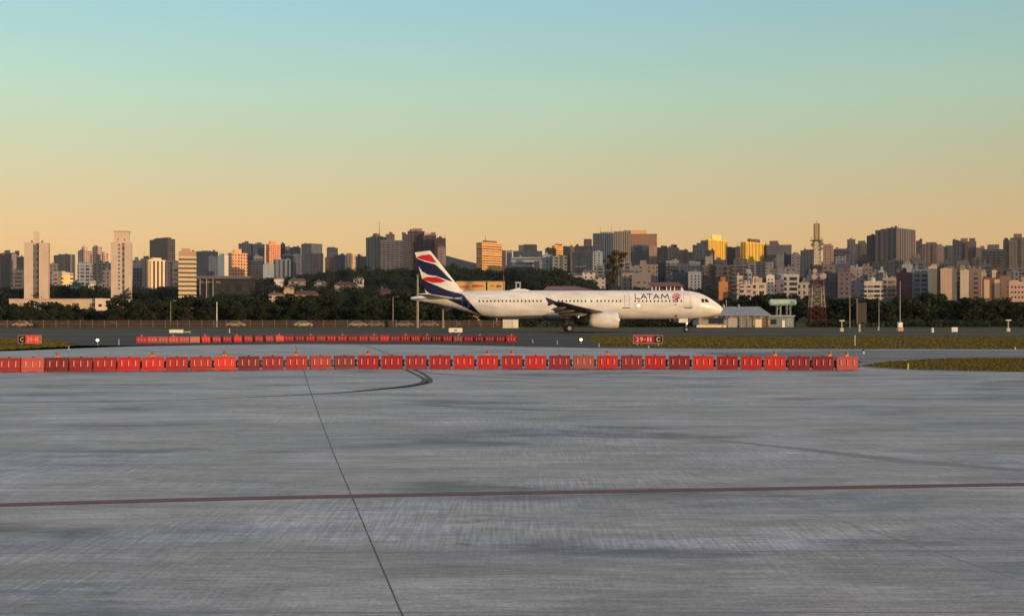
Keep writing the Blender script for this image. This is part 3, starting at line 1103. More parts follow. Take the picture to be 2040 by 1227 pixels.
ORD = ['first', 'second', 'third', 'fourth', 'fifth', 'sixth', 'seventh', 'eighth', 'ninth', 'tenth', 'eleventh', 'twelfth', 'thirteenth', 'fourteenth', 'fifteenth', 'sixteenth', 'seventeenth', 'eighteenth', 'nineteenth', 'twentieth']
proto_body = {}
bproto = make_barrier('x', 'x', BM_['red'])
remember(bproto)
seqN = 'dull faded dark crimson red bright bright red red orange dark crimson red dull dark red red dull red bright bright red bright crimson pale bright crimson bright crimson orange red bright orange crimson crimson faded'.split()
lampsN = {2, 6, 9, 12, 15, 20, 21, 25, 32, 34, 35}
xsN = [-2 + 22 + 47.55 * i if i else 20.0 for i in range(36)]
xsN = [19.0 + (1687.0 - 19.0) * i / 35 for i in range(36)]
seqF = 'red red crimson red dull pale bright dull crimson bright red crimson dull bright red crimson red dull red red crimson red dull bright crimson bright orange dull crimson bright pale red crimson dull red bright'.split()
lampsF = {0, 3, 6, 9, 13, 16, 19, 22, 25, 27, 30, 32, 35}
xsF = [282.0 + (1019.0 - 282.0) * i / 35 for i in range(36)]
first = True
lproto = None


def make_lamp():
    t = thing('warning_lamp', 'x', 'lamp', (0, 0, 0), 0, 'warning lamps on the barriers')
    t.scale = (.8, .8, .85)
    m_ = MB()
    m_.box(-0.075, 0.075, -0.05, 0.05, 0.0, 0.10)
    m_.build('battery_box', plain('amber_box', (206, 128, 92), 0.5), t, bevel=0.006)
    m_ = MB()
    m_.lathe([(0.055, 0.10), (0.075, 0.12), (0.08, 0.17), (0.06, 0.215), (0.02, 0.225)], 16)
    m_.build('lens', plain('amber_lens', (150, 84, 40), 0.25), t, sm=True)
    return t


for row, (XS, SEQ, LM, ypts) in enumerate(((xsN, seqN, lampsN, ([0, 300, 500, 700, 1300, 1690], [742, 739.5, 737.5, 735.6, 735.6, 738.4])),
                                          (xsF, seqF, lampsF, ([280, 400, 560, 800, 1020], [684, 683, 680.4, 680.2, 682])))):
    rowname = 'near row' if row == 0 else 'far row'
    for i, px in enumerate(XS):
        y = interp(px, *ypts)
        g0, g1 = G(px - 8, interp(px - 8, *ypts)), G(px + 8, interp(px + 8, *ypts))
        rz = math.atan2(g1.y - g0.y, g1.x - g0.x)
        kind = SEQ[i]
        o = bproto if first else copy_tree(bproto)
        first = False
        g = G(px, y)
        o.location = (g.x, g.y, 0.020 if row == 0 else 0.014)
        o.rotation_euler = (random.uniform(-.012, .012), 0, rz + random.uniform(-.035, .035))
        if i < 18:
            w_ = ORD[i] + ' from the left end'
        else:
            w_ = ORD[35 - i] + ' from the right end'
        lamp = ', lamp on top' if i in LM else ''
        o['label'] = f'{BWORD[kind]} plastic barrier{lamp}, {w_} of the {rowname}'
        o['group'] = f'red plastic barriers in the {rowname}'
        for ch in [c for c in o.children if c.name.startswith('body')]:
            key = kind
            if key not in proto_body:
                me = bpy.data.meshes[ch.data.name].copy() if proto_body else ch.data
                me.materials[0] = BM_[kind]
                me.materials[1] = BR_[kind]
                proto_body[key] = me
            ch.data = proto_body[key]
        if i in LM:
            if lproto is None:
                l_ = lproto = make_lamp()
                remember(lproto)
            else:
                l_ = copy_tree(lproto)
            dx = 0.25 if (row == 0 and i == 34) else 0.0
            l_.location = (g.x + dx, g.y, (0.020 if row == 0 else 0.014) + 0.50)
            l_['label'] = f'small amber warning lamp on the barrier {w_} of {rowname}'


# ------------------------------------------------------------------ airfield signs, lamps, markers
def text_mesh(name, body, height, mat, parent, loc, width=None):
    cu = bpy.data.curves.new(name, 'FONT')
    cu.body = body
    cu.size = 1.0
    cu.extrude = 0.004
    cu.offset = 0.018
    cu.align_x = 'CENTER'
    tmp = bpy.data.objects.new('tmp', cu)
    COL.objects.link(tmp)
    dg = bpy.context.evaluated_depsgraph_get()
    me = bpy.data.meshes.new_from_object(tmp.evaluated_get(dg))
    bpy.data.objects.remove(tmp)
    xs_ = [v.co.x for v in me.vertices]
    ys_ = [v.co.y for v in me.vertices]
    hx, hy = (max(xs_) + min(xs_)) / 2, (max(ys_) + min(ys_)) / 2
    ky = height / (max(ys_) - min(ys_))
    kx = (width / (max(xs_) - min(xs_))) if width else ky
    for v in me.vertices:
        x, y, z = v.co
        v.co = ((x - hx) * kx, -z, (y - hy) * ky)
    me.materials.clear()
    me.materials.append(mat)
    o = bpy.data.objects.new(name, me)
    COL.objects.link(o)
    o.parent = parent
    o.location = loc
    return o


M_signred = plain('sign_red', (140, 10, 18), 0.4, var=0.12)
M_signlit = plain('sign_red_lit', (196, 44, 24), 0.4, emit=lin((214, 66, 30)), estr=0.35)
M_signblk = plain('sign_black', (22, 18, 20), 0.4)
M_signwhite = plain('sign_white_letter', (206, 150, 144), 0.5, emit=lin((240, 170, 160)), estr=0.08)
M_signfr = plain('sign_frame', (150, 122, 116), 0.5)
M_yel = plain('sign_yellow_letter', (196, 176, 150), 0.5)


def taxi_sign(label, px0, px1, py0, py1, pyb, redfirst, lit):
    D = GD(pyb)
    s = F / D
    w, z0, z1 = (px1 - px0) / s, CH + (HY - py1) / s, CH + (HY - py0) / s
    t = thing('taxiway_sign', label, 'sign', ((px0 + px1) / 2 / s - CX / s, D, 0))
    m_ = MB()
    fr = 0.045
    m_.box(-w / 2, w / 2, -0.02, 0.16, z0, z0 + fr)
    m_.box(-w / 2, w / 2, -0.02, 0.16, z1 - fr, z1)
    m_.box(-w / 2, -w / 2 + fr, -0.02, 0.16, z0 + fr, z1 - fr)
    m_.box(w / 2 - fr, w / 2, -0.02, 0.16, z0 + fr, z1 - fr)
    m_.box(-w / 2 + fr, w / 2 - fr, 0.06, 0.15, z0 + fr, z1 - fr)
    m_.build('frame', M_signfr, t)
    zi0, zi1 = z0 + fr, z1 - fr
    wi = w - 2 * fr
    bw = wi * 0.28
    if redfirst:
        rx0, rx1, bx0, bx1 = -wi / 2, wi / 2 - bw, wi / 2 - bw, wi / 2
    else:
        bx0, bx1, rx0, rx1 = -wi / 2, -wi / 2 + bw * 1.15, -wi / 2 + bw * 1.15, wi / 2
    MB().box(rx0, rx1, 0.0, 0.055, zi0, zi1).build('red_panel', M_signlit if lit else M_signred, t)
    MB().box(bx0, bx1, 0.002, 0.055, zi0, zi1).build('black_panel', M_signblk, t)
    hz = (zi0 + zi1) / 2
    rw = (rx1 - rx0) * .82
    for ch, fx, wf, hf in (('2', -.39, .19, .62), ('9', -.15, .19, .62), ('-', .07, .12, .1), ('1', .24, .09, .62), ('1', .40, .09, .62)):
        text_mesh('character', ch, (zi1 - zi0) * hf, M_signwhite, t, ((rx0 + rx1) / 2 + fx * rw, -0.006, hz), wf * rw)
    text_mesh('character', 'C', (zi1 - zi0) * 0.62, M_yel, t, ((bx0 + bx1) / 2, -0.004, hz), (bx1 - bx0) * 0.5)
    for x in (-w * 0.35, w * 0.35):
        MB().tube([(x, 0.08, 0), (x, 0.08, z0)], 0.04, 8).build('leg', M_steel, t)
    return t


taxi_sign('red taxiway sign reading 29-11 C on the grass under the plane nose', 1261, 1320.5, 667.5, 684.5, 688.5, True, False)
taxi_sign('orange lit taxiway sign reading C 29-11 on the grass at far left', 35.5, 81.5, 667.5, 684.5, 688.0, False, True)


def guard_lamp(label, px, py, pyb):
    D = GD(pyb)
    s = F / D
    z = CH + (HY - py) / s
    t = thing('guard_light', label, 'light', ((px - CX) / s, D, 0.014), 0, 'lit runway guard lights')
    MB().tube([(0, 0, 0), (0, 0, z - 0.1)], 0.04, 8).build('stem', M_steel, t)
    m_ = MB()
    m_.lathe([(0.10, 0.12), (0.2, 0.08), (0.22, -0.03), (0.19, -0.06), (0.17, -0.03)], 20, 'y', (0, 0, z - 0.014))
    m_.build('housing', M_dark, t)
    m_ = MB()
    m_.lathe([(0.11, -0.02), (0.10, -0.08), (0.06, -0.12), (0.02, -0.13)], 20, 'y', (0, 0, z - 0.014))
    m_.build('lens', M_lamp, t, sm=True)


guard_lamp('bright lit guard light left of the far barrier row', 194.5, 677.5, 688)
guard_lamp('bright lit guard light right of the far barrier row', 1157.5, 676.5, 684.5)


def marker(label, px, pyt, pyb, wpx, mat, name='marker_post', cat='marker', head=None):
    D = GD(pyb)
    s = F / D
    h = (pyb - pyt) / s
    w = wpx / s
    t = thing(name, label, cat, ((px - CX) / s, D, 0.01))
    m_ = MB()
    m_.lathe([(w * .75, 0), (w * .7, 0.04), (w * .45, 0.06), (w * .42, h * .85), (w * .5, h * .88), (w * .4, h)], 12)
    m_.build('post', mat, t, sm=False)
    if head:
        MB().lathe([(w * .5, h), (w * .62, h + .02), (w * .55, h + head * .7), (w * .2, h + head)], 12).build('lens', M_glass, t, sm=True)
    return t


M_post = plain('post_white', (186, 180, 170), .6)
M_yellow = plain('yellow_paint', (196, 172, 92), 0.5)
marker('short grey edge post left of the far barrier row', 236.5, 676, 687, 3, M_grey)
marker('small grey edge post on the apron border below the left guard light', 137, 690, 697.5, 3, M_grey)
marker('white marker post on the far grass above the far barriers', 457, 654, 663, 2.6, M_post)
marker('grey edge post just right of the far barrier row', 1061, 676, 683.5, 2.6, M_grey)
marker('grey edge post between the far barrier row and the right guard light', 1110, 678, 686, 2.8, M_grey)
marker('grey edge post on the apron border below the right guard light', 1193, 684, 691, 3, M_grey)
marker('low post on the apron border below the red sign', 1292, 688, 695.5, 3, M_steel)
marker('tall white stake on the grass right of the red sign', 1703, 668, 689, 2.6, M_post)
marker('white runway edge light on the service road', 1720, 699, 706, 4.5, M_post, 'edge_light', 'light', 0.1)
marker('yellowish post at the kerb of the near grass wedge', 1808.5, 724, 737, 3.4, M_yellow, 'edge_light', 'light', 0.05)
marker('pale edge light at the far right end of the edge line', 2022, 691, 697, 3.2, M_wline, 'edge_light', 'light', 0.05)
marker('white cone-shaped marker below the slim lamp pole', 1712, 646, 661, 4.4, M_post)
marker('tiny white marker left of the striped pole', 1750, 651, 658, 3.4, M_post)
marker('yellow-white drum marker right of the striped pole', 1857.5, 653, 662, 5.5, plain('cream_paint', (228, 214, 180), 0.5))


def instrument(label, px, D, top):
    s = F / D
    t = thing('field_instrument', label, 'instrument', ((px - CX) / s, D, 0), 0, 'white T-topped field instruments')
    zt = CH + (HY - top) / s
    MB().box(-0.38, 0.38, -0.25, 0.25, zt - 0.22, zt).build('top_bar', M_post, t, bevel=0.03)
    MB().tube([(0, 0, 0.4), (0, 0, zt - 0.22)], 0.07, 10).build('post', M_post, t)
    MB().box(-0.25, 0.25, -0.2, 0.2, 0.0, 0.55, tx=0.05).build('base_box', M_post, t)


instrument('white T-topped instrument on the far grass right of the lattice mast', 1677, 184, 637.5)
instrument('white T-topped instrument on the far grass near the right edge', 2008.5, 184, 636.5)


def board(label, px0, px1, py0, py1, pyb, mat, mark=False):
    D = GD(pyb)
    s = F / D
    z0, z1 = CH + (HY - py1) / s, CH + (HY - py0) / s
    w = (px1 - px0) / s
    t = thing('marker_board', label, 'board', (((px0 + px1) / 2 - CX) / s, D, 0))
    MB().box(-w / 2, w / 2, 0, 0.12, z0, z1).build('panel', mat, t, bevel=0.015)
    for x in (-w * .36, w * .36):
        MB().box(x - .05, x + .05, 0.03, 0.09, 0, z0).build('leg', M_steel, t)
    if mark:
        MB().box(-0.2, 0.2, -0.012, -0.002, (z0 + z1) / 2 - .12, (z0 + z1) / 2 + .12).build('emblem', plain('faded_mark', (170, 150, 130)), t)


board('plain white board on the far grass above the left barriers', 337, 365, 656.5, 663, 665, M_white)
board('white board with a small mark below the plane rear', 894, 921, 653.5, 662, 665, M_white, True)
board('small bluish white board on the far grass at right', 1896, 1908, 652, 661, 662.5, plain('bluish_white', (206, 210, 220)))
board('narrow cream slab beside the plain white board', 367, 380, 660, 662.5, 664, M_wline)

# striped obstruction pole with box base
t = thing('obstruction_pole', 'tall thin pole with red and white box foot on the far grass', 'pole', ((1793 - CX) / F * 190, 190, 0))
MB().tube([(0, 0, 0), (0, 0, CH + (HY - 560) / F * 190)], [0.09, 0.05], 8).build('shaft', M_grey, t)
MB().box(-0.32, 0.32, -0.3, 0.3, 0.6, 1.35).build('cabinet', M_white, t)
MB().box(-0.42, 0.42, -0.35, 0.35, 0.0, 0.55).build('plinth', plain('pinkish_paint', (198, 140, 128)), t)


# ------------------------------------------------------------------ fence, poles, near buildings
FD = 262.0
fs_ = F / FD
n = N('chain_link')
v = n.tc('Object')
tr = n.t.nodes.new('ShaderNodeBsdfTransparent')
mx = n.t.nodes.new('ShaderNodeMixShader')
n.fin(lin((84, 66, 62)), 0.8)
n.link(n.math('ADD', n.math('MULTIPLY', n.noise(v, 0.7, 4), 0.3), 0.22), mx.inputs[0])
n.link(tr.outputs[0], mx.inputs[1])
n.link(n.p.outputs[0], mx.inputs[2])
n.link(mx.outputs[0], n.t.nodes['Material Output'].inputs[0])
M_link = n.m
fence = thing('perimeter_fence', 'long wire mesh perimeter fence with pale posts before the trees', 'fence', (0, FD, 0))
x0, x1 = (-60 - CX) / fs_, (1030 - CX) / fs_
mb = MB()
mb.box(x0, x1, 0.02, 0.03, 0.05, 1.5)
mb.build('wire_mesh', M_link, fence)
mb = MB()
for z in (1.5, 0.8):
    mb.tube([(x0, 0.025, z), (x1, 0.025, z)], 0.02, 6)
mb.build('rail', M_steel, fence)
m_ = MB().box(-0.06, 0.06, -0.06, 0.06, 0.0, 1.62)
pp = m_.build('post', plain('concrete_post', (112, 101, 96), 0.8), fence)
px = -58.0
k = 0
while px < 1028:
    o = pp if k == 0 else pp.copy()
    if k:
        COL.objects.link(o)
        o.parent = fence
    o.location = ((px - CX) / fs_, 0, random.uniform(-.04, .05))
    o.rotation_euler = (random.uniform(-.02, .02), random.uniform(-.03, .03), 0)
    px += 24.2
    k += 1


def lamp_pole(label, px, pyt, D, r=0.08, arm=0.0, mat=None, z0=0.0, name='lamp_pole', cat='pole'):
    s = F / D
    t = thing(name, label, cat, ((px - CX) / s, D, z0))
    h = CH + (HY - pyt) / s - z0
    m = mat or M_steel
    MB().tube([(0, 0, 0), (0, 0, h)], [r * 1.3, r * .7], 8).build('shaft', m, t)
    if arm:
        MB().tube([(0, 0, h - .05), (arm * .6, 0, h + .15), (arm, 0, h + .15)], 0.04, 6).build('arm', m, t)
        MB().box(arm - .1, arm + .4, -0.12, 0.12, h + .08, h + .18).build('lamp_head', M_grey, t, bevel=.02)
    else:
        MB().lathe([(r * 1.1, h), (r * 1.6, h + .06), (r * .6, h + .16)], 10).build('finial', m, t)
    return t


M_pole = plain('weathered_concrete_pole', (140, 132, 118), 0.8)
lamp_pole('thick pale pole rising behind the plane tail', 832, 548, 255, 0.24, mat=M_pole)
lamp_pole('thin pole in front of dark trees left of the plane tail', 783, 592, 268, 0.06, 0.9)
lamp_pole('short pale pole under the plane rear fuselage', 882.5, 617, 250, 0.16, mat=M_pole)
lamp_pole('thin pole among trees left of the striped tower', 340, 600, 268, 0.06, 0.8)
lamp_pole('short white pole among trees right of the striped tower', 432, 603, 285, 0.10, mat=M_white)
lamp_pole('slim lamp pole left of the brown wall among right trees', 1693, 590, 250, 0.09, mat=M_pole)
lamp_pole('thin pole before dark trees right of the brown wall', 1751, 598, 250, 0.08, mat=M_pole)
lamp_pole('white pole tip above the shed roof beside the plane nose', 1447, 600, 300, 0.05, mat=M_white)
lamp_pole('red mast standing behind the plane roof by the billboard', 1003, 533, 330, 0.10, mat=plain('mast_red', (140, 40, 44)), name='radio_mast', cat='mast')

# shed with blue-grey roof by the plane nose
HD = 272.0
hs = F / HD


def hx(px):
    return (px - CX) / hs


def hz(py):
    return CH + (HY - py) / hs


shed = thing('airfield_shed', 'low shed with blue-grey metal roof right of the plane nose', 'shed', (hx(1460), HD, 0))
ox = hx(1460)
mb = MB()
mb.box(hx(1392) - ox, hx(1534) - ox, 0, 9, 0, hz(629))
mb.build('wall', facade((150, 144, 140), 3.4, 2.6, (0.1, 0.85), (0.25, 0.8), (96, 92, 92)), shed)
n = N('ribbed_roof')
sp = n.t.nodes.new('ShaderNodeSeparateXYZ')
n.link(n.tc(), sp.inputs[0])
rb = n.math('FRACT', n.math('MULTIPLY', sp.outputs[0], 1.6))
c_ = n.mix(n.math('GREATER_THAN', rb, 0.85), lin((134, 142, 152)), lin((112, 120, 132)))
c_ = n.mix(1.0, c_, n.ramp(n.noise(n.tc(), 0.6, 5), [(0.3, (0.8,) * 3), (0.7, (1.1,) * 3)]), 'MULTIPLY')
M_rroof = n.fin(c_, 0.5)
mb = MB()
a0, a1, b0, b1, z0, z1 = hx(1386) - ox, hx(1536) - ox, hx(1400) - ox, hx(1521) - ox, hz(629) , hz(610.5)
mb.add([(a0, -0.7, z0), (a1, -0.7, z0), (a1, 9.6, z0), (a0, 9.6, z0), (b0, 4.4, z1), (b1, 4.4, z1),
        (a0, -0.7, z0 + .15), (a1, -0.7, z0 + .15), (a1, 9.6, z0 + .15), (a0, 9.6, z0 + .15)],
       [(3, 2, 1, 0), (6, 7, 5, 4), (7, 8, 5), (8, 9, 4, 5), (9, 6, 4), (0, 1, 7, 6), (1, 2, 8, 7), (2, 3, 9, 8), (3, 0, 6, 9)])
mb.build('roof', M_rroof, shed)
for (xa, xb, ya, yc, m_, nm) in ((1387, 1447, 647.5, 655, plain('cream_panel', (222, 200, 172)), 'low_wall'), (1472, 1500, 633, 653, plain('panel_grey', (120, 116, 116)), 'shutter'), (1504, 1517, 636, 655, plain('cream_panel', (222, 200, 172)), 'door'),
                                 (1520, 1530, 631, 655, plain('brown_panel', (98, 82, 74)), 'door'), (1412, 1440, 633, 645, M_glass, 'window'), (1450, 1468, 634, 652, plain('panel_pale', (164, 158, 156)), 'door')):
    MB().box(hx(xa) - ox, hx(xb) - ox, -0.12 if nm != 'low_wall' else -0.6, -0.002 if nm != 'low_wall' else -0.4, max(0, hz(yc)), hz(ya)).build(nm, m_, shed, bevel=.01)
for px in (1447, 1476, 1503, 1532):
    MB().box(hx(px) - ox - .06, hx(px) - ox + .06, -0.66, -0.54, 0, hz(629)).build('porch_post', M_grey, shed)
MB().tube([(hx(1478) - ox, 4, z1 - .4), (hx(1478) - ox, 4, z1 + .5)], 0.25, 12).build('roof_vent', M_grey, shed)
MB().tube([(hx(1448) - ox, 4.2, z1 - .4), (hx(1448) - ox, 4.2, z1 + .5)], 0.25, 12).build('roof_vent', M_grey, shed)

ann = thing('flat_annex', 'flat-roofed grey-blue annex between the shed and the water tank', 'building', (hx(1561), HD + 2, 0))
ox = hx(1561)
MB().box(hx(1537) - ox, hx(1586) - ox, 0, 6, 0, hz(630.5)).build('wall', plain('annex_wall', (108, 122, 132), 0.7), ann)
MB().box(hx(1535) - ox, hx(1588) - ox, -0.4, 6.3, hz(630.5), hz(628)).build('roof', plain('annex_roof', (150, 158, 160)), ann)
MB().box(hx(1562) - ox, hx(1567.5) - ox, -0.07, -0.002, 0, hz(638)).build('door', M_white, ann)
MB().box(hx(1539) - ox, hx(1551) - ox, -0.05, -0.002, hz(646), hz(636)).build('window', M_glass, ann)
MB().box(hx(1570) - ox, hx(1583) - ox, -0.05, -0.002, hz(650), hz(634)).build('shutter', plain('annex_shutter', (128, 140, 146)), ann)

tk = thing('water_tank', 'pale green elevated water tank on paired legs left of the lattice mast', 'water tank', (hx(1583), HD + 12, 0))
D2 = HD + 12
s2 = F / D2
zt0, zt1, hw = CH + (HY - 609) / s2, CH + (HY - 596) / s2, 27 / s2
M_tank = plain('tank_paint', (164, 188, 176), 0.5, var=0.2, scale=0.8)
mb = MB()
rt = (zt1 - zt0) / 2
mb.lathe([(rt * .5, -hw), (rt * .9, -hw + .15), (rt, -hw + .35), (rt, hw - .35), (rt * .9, hw - .15), (rt * .5, hw)], 28, 'x', (0, 0, (zt0 + zt1) / 2))
mb.build('tank', M_tank, tk, sm=False)
for px in (1571, 1578.5, 1590.5, 1598):
    for yy in (-0.5, 0.5):
        MB().tube([((px - 1583) / s2, yy, 0), ((px - 1583) / s2, yy, zt0 + .4)], 0.11, 10).build('leg', plain('tank_leg', (128, 140, 136)), tk)
mb = MB()
for (pa, pb) in ((1571, 1578.5), (1590.5, 1598)):
    for k in range(3):
        z_ = zt0 * (k + .6) / 3.2
        mb.tube([((pa - 1583) / s2, -0.5, z_), ((pb - 1583) / s2, -0.5, z_ + .8)], 0.04, 6)
mb.build('brace', plain('tank_leg', (128, 140, 136)), tk)

# lattice mast, red and white
MD = 281.0
ms = F / MD
mast = thing('lattice_mast', 'red and white steel lattice radio mast right of the water tank', 'mast', ((1627 - CX) / ms, MD, 0))
M_mw = plain('mast_white', (172, 160, 154), 0.6)
M_mr = plain('mast_rust_red', (86, 29, 26), 0.6)
M_my = plain('mast_ochre', (150, 112, 66), 0.6)


def mwid(py):
    return interp(py, [446, 478, 480, 535, 570, 612, 652], [4.5, 4.5, 6, 7.5, 11, 13.5, 17]) / ms


for (pa, pb, m_, nb) in ((650, 612, M_mr, 3), (612, 571, M_mw, 3), (571, 558, M_mr, 1), (558, 545, M_mw, 1), (545, 530, M_mr, 2), (530, 482, plain('mast_weathered', (138, 132, 128), .6), 6), (482, 446, M_my, 7)):
    za, zb = max(0, CH + (HY - pa) / ms), CH + (HY - pb) / ms
    mb = MB()
    r_ = 0.075 if pa > 560 else 0.06
    for k in range(nb):
        q0, q1 = k / nb, (k + 1) / nb
        w0, w1 = mwid(pa + (pb - pa) * q0), mwid(pa + (pb - pa) * q1)
        z0_, z1_ = za + (zb - za) * q0, za + (zb - za) * q1
        c0 = [(-w0, -w0, z0_), (w0, -w0, z0_), (w0, w0, z0_), (-w0, w0, z0_)]
        c1 = [(-w1, -w1, z1_), (w1, -w1, z1_), (w1, w1, z1_), (-w1, w1, z1_)]
        for i in range(4):
            j = (i + 1) % 4
            mb.tube([c0[i], c1[i]], r_, 6)
            mb.tube([c0[i], c1[j]], r_ * .6, 5)
            mb.tube([c0[j], c1[i]], r_ * .6, 5)
            mb.tube([c1[i], c1[j]], r_ * .6, 5)
    mb.build('lattice_section', m_, mast)
for (py, w) in ((534, 12), (560, 14), (480, 11), (571, 13)):
    z_ = CH + (HY - py) / ms
    w /= ms
    mb = MB()
    mb.box(-w, w, -w, w, z_, z_ + .12)
    for i in range(8):
        a_ = i / 8 * 2 * math.pi
        mb.tube([(w * math.cos(a_), w * math.sin(a_), z_), (w * math.cos(a_), w * math.sin(a_), z_ + .9)], 0.03, 5)
    mb.build('platform', M_mr if py > 520 else M_dark, mast)
for (px, py, r_) in ((1617, 488, .45), (1634, 486, .5), (1633, 496, .45), (1620, 552, .6), (1638, 550, .7), (1621, 540, .5)):
    z_ = CH + (HY - py) / ms
    MB().lathe([(r_, -0.1), (r_, 0.1), (r_ * .5, 0.3)], 14, 'y', ((px - 1627) / ms, -1.0, z_)).build('dish', plain('dish_grey', (96, 92, 92)) if py < 520 else plain('dish_pale', (150, 142, 138)), mast)
MB().tube([(0, 0, CH + (HY - 446) / ms), (0, 0, CH + (HY - 440) / ms)], 0.05, 6).build('lightning_rod', M_dark, mast)

# cream box store by the plane belly
bx = thing('storage_container', 'white ribbed container standing behind the plane belly', 'container', ((1017 - CX) / F * 240, 240, 0))
k_ = F / 240
mb = MB()
mb.box(-15.5 / k_, 15.5 / k_, 0, 2.6, 0.1, CH + (HY - 636.5) / k_)
for i in range(9):
    x = (-14 + 3.5 * i) / k_
    mb.box(x - .06, x + .06, -0.06, -0.001, 0.2, 1.7)
mb.build('shell', plain('container_white', (214, 208, 192)), bx)
MB().box(5 / k_, 14.6 / k_, -0.09, -0.062, 0.2, 1.66).build('door', plain('container_cream', (226, 216, 190)), bx)
for x in (-13 / k_, 13 / k_):
    MB().box(x - .15, x + .15, 0.1, 2.5, 0, 0.1).build('skid', M_steel, bx)


# parked cars beyond the fence
def car(label, px, D, c, rz):
    s = F / D
    t = thing('parked_car', label, 'car', ((px - CX) / s, D, 0.0), rz, 'cars parked beyond the fence')
    paint_ = plain('car_paint_%d_%d_%d' % c, c, 0.3, var=0.08)
    mb = MB()
    pr = [(-2.05, .35), (-2.1, .62), (-1.95, .85), (-1.35, .92), (-0.75, 1.38), (0.55, 1.42), (1.25, .98), (1.95, .86), (2.1, .6), (2.05, .32)]
    mb.prism(pr, -0.82, 0.82)
    mb.build('body', paint_, t, bevel=0.06)
    for s_ in (-1, 1):
        mb = MB()
        mb.prism([(-1.15, .95), (-0.68, 1.31), (0.0, 1.34), (0.0, .95)], s_ * .815, s_ * .835)
        mb.prism([(0.06, .95), (0.06, 1.34), (0.52, 1.35), (1.05, .98)], s_ * .815, s_ * .835)
        mb.build('side_window', M_glass, t)
        for x in (-1.3, 1.3):
            MB().lathe([(.2, -.1), (.3, -.1), (.32, 0), (.3, .1), (.2, .1)], 18, 'y', (x, s_ * .75, .32)).build('wheel', M_rubber, t, sm=True)
    return t


car('pale pink-white car parked beyond the fence at far left', 45, 272, (206, 176, 168), 0.1)
car('maroon car parked beyond the fence left of the pale car', 12, 274, (104, 52, 52), 0.05)
car('dark red car beyond the fence above the left guard light', 216, 268, (92, 38, 36), 0.0)
car('sand-coloured car beyond the fence above the far barriers', 470, 272, (206, 180, 140), 0.05)
car('silver car beyond the fence between sand-coloured and grey cars', 603, 272, (168, 164, 162), 0.4)
car('white car parked beyond the fence under the balcony block', 712, 272, (196, 190, 188), 0.1)
car('grey car parked left of the thin pole beyond the fence', 748, 273, (140, 138, 142), 0.0)
car('silver-blue car parked right of the thin pole beyond the fence', 806, 272, (150, 152, 160), 0.1)
car('pale grey car parked right of the thick pole beyond the fence', 856, 272, (158, 154, 156), -0.05)


# ------------------------------------------------------------------ city buildings
THETA = R(42)
BLD = []


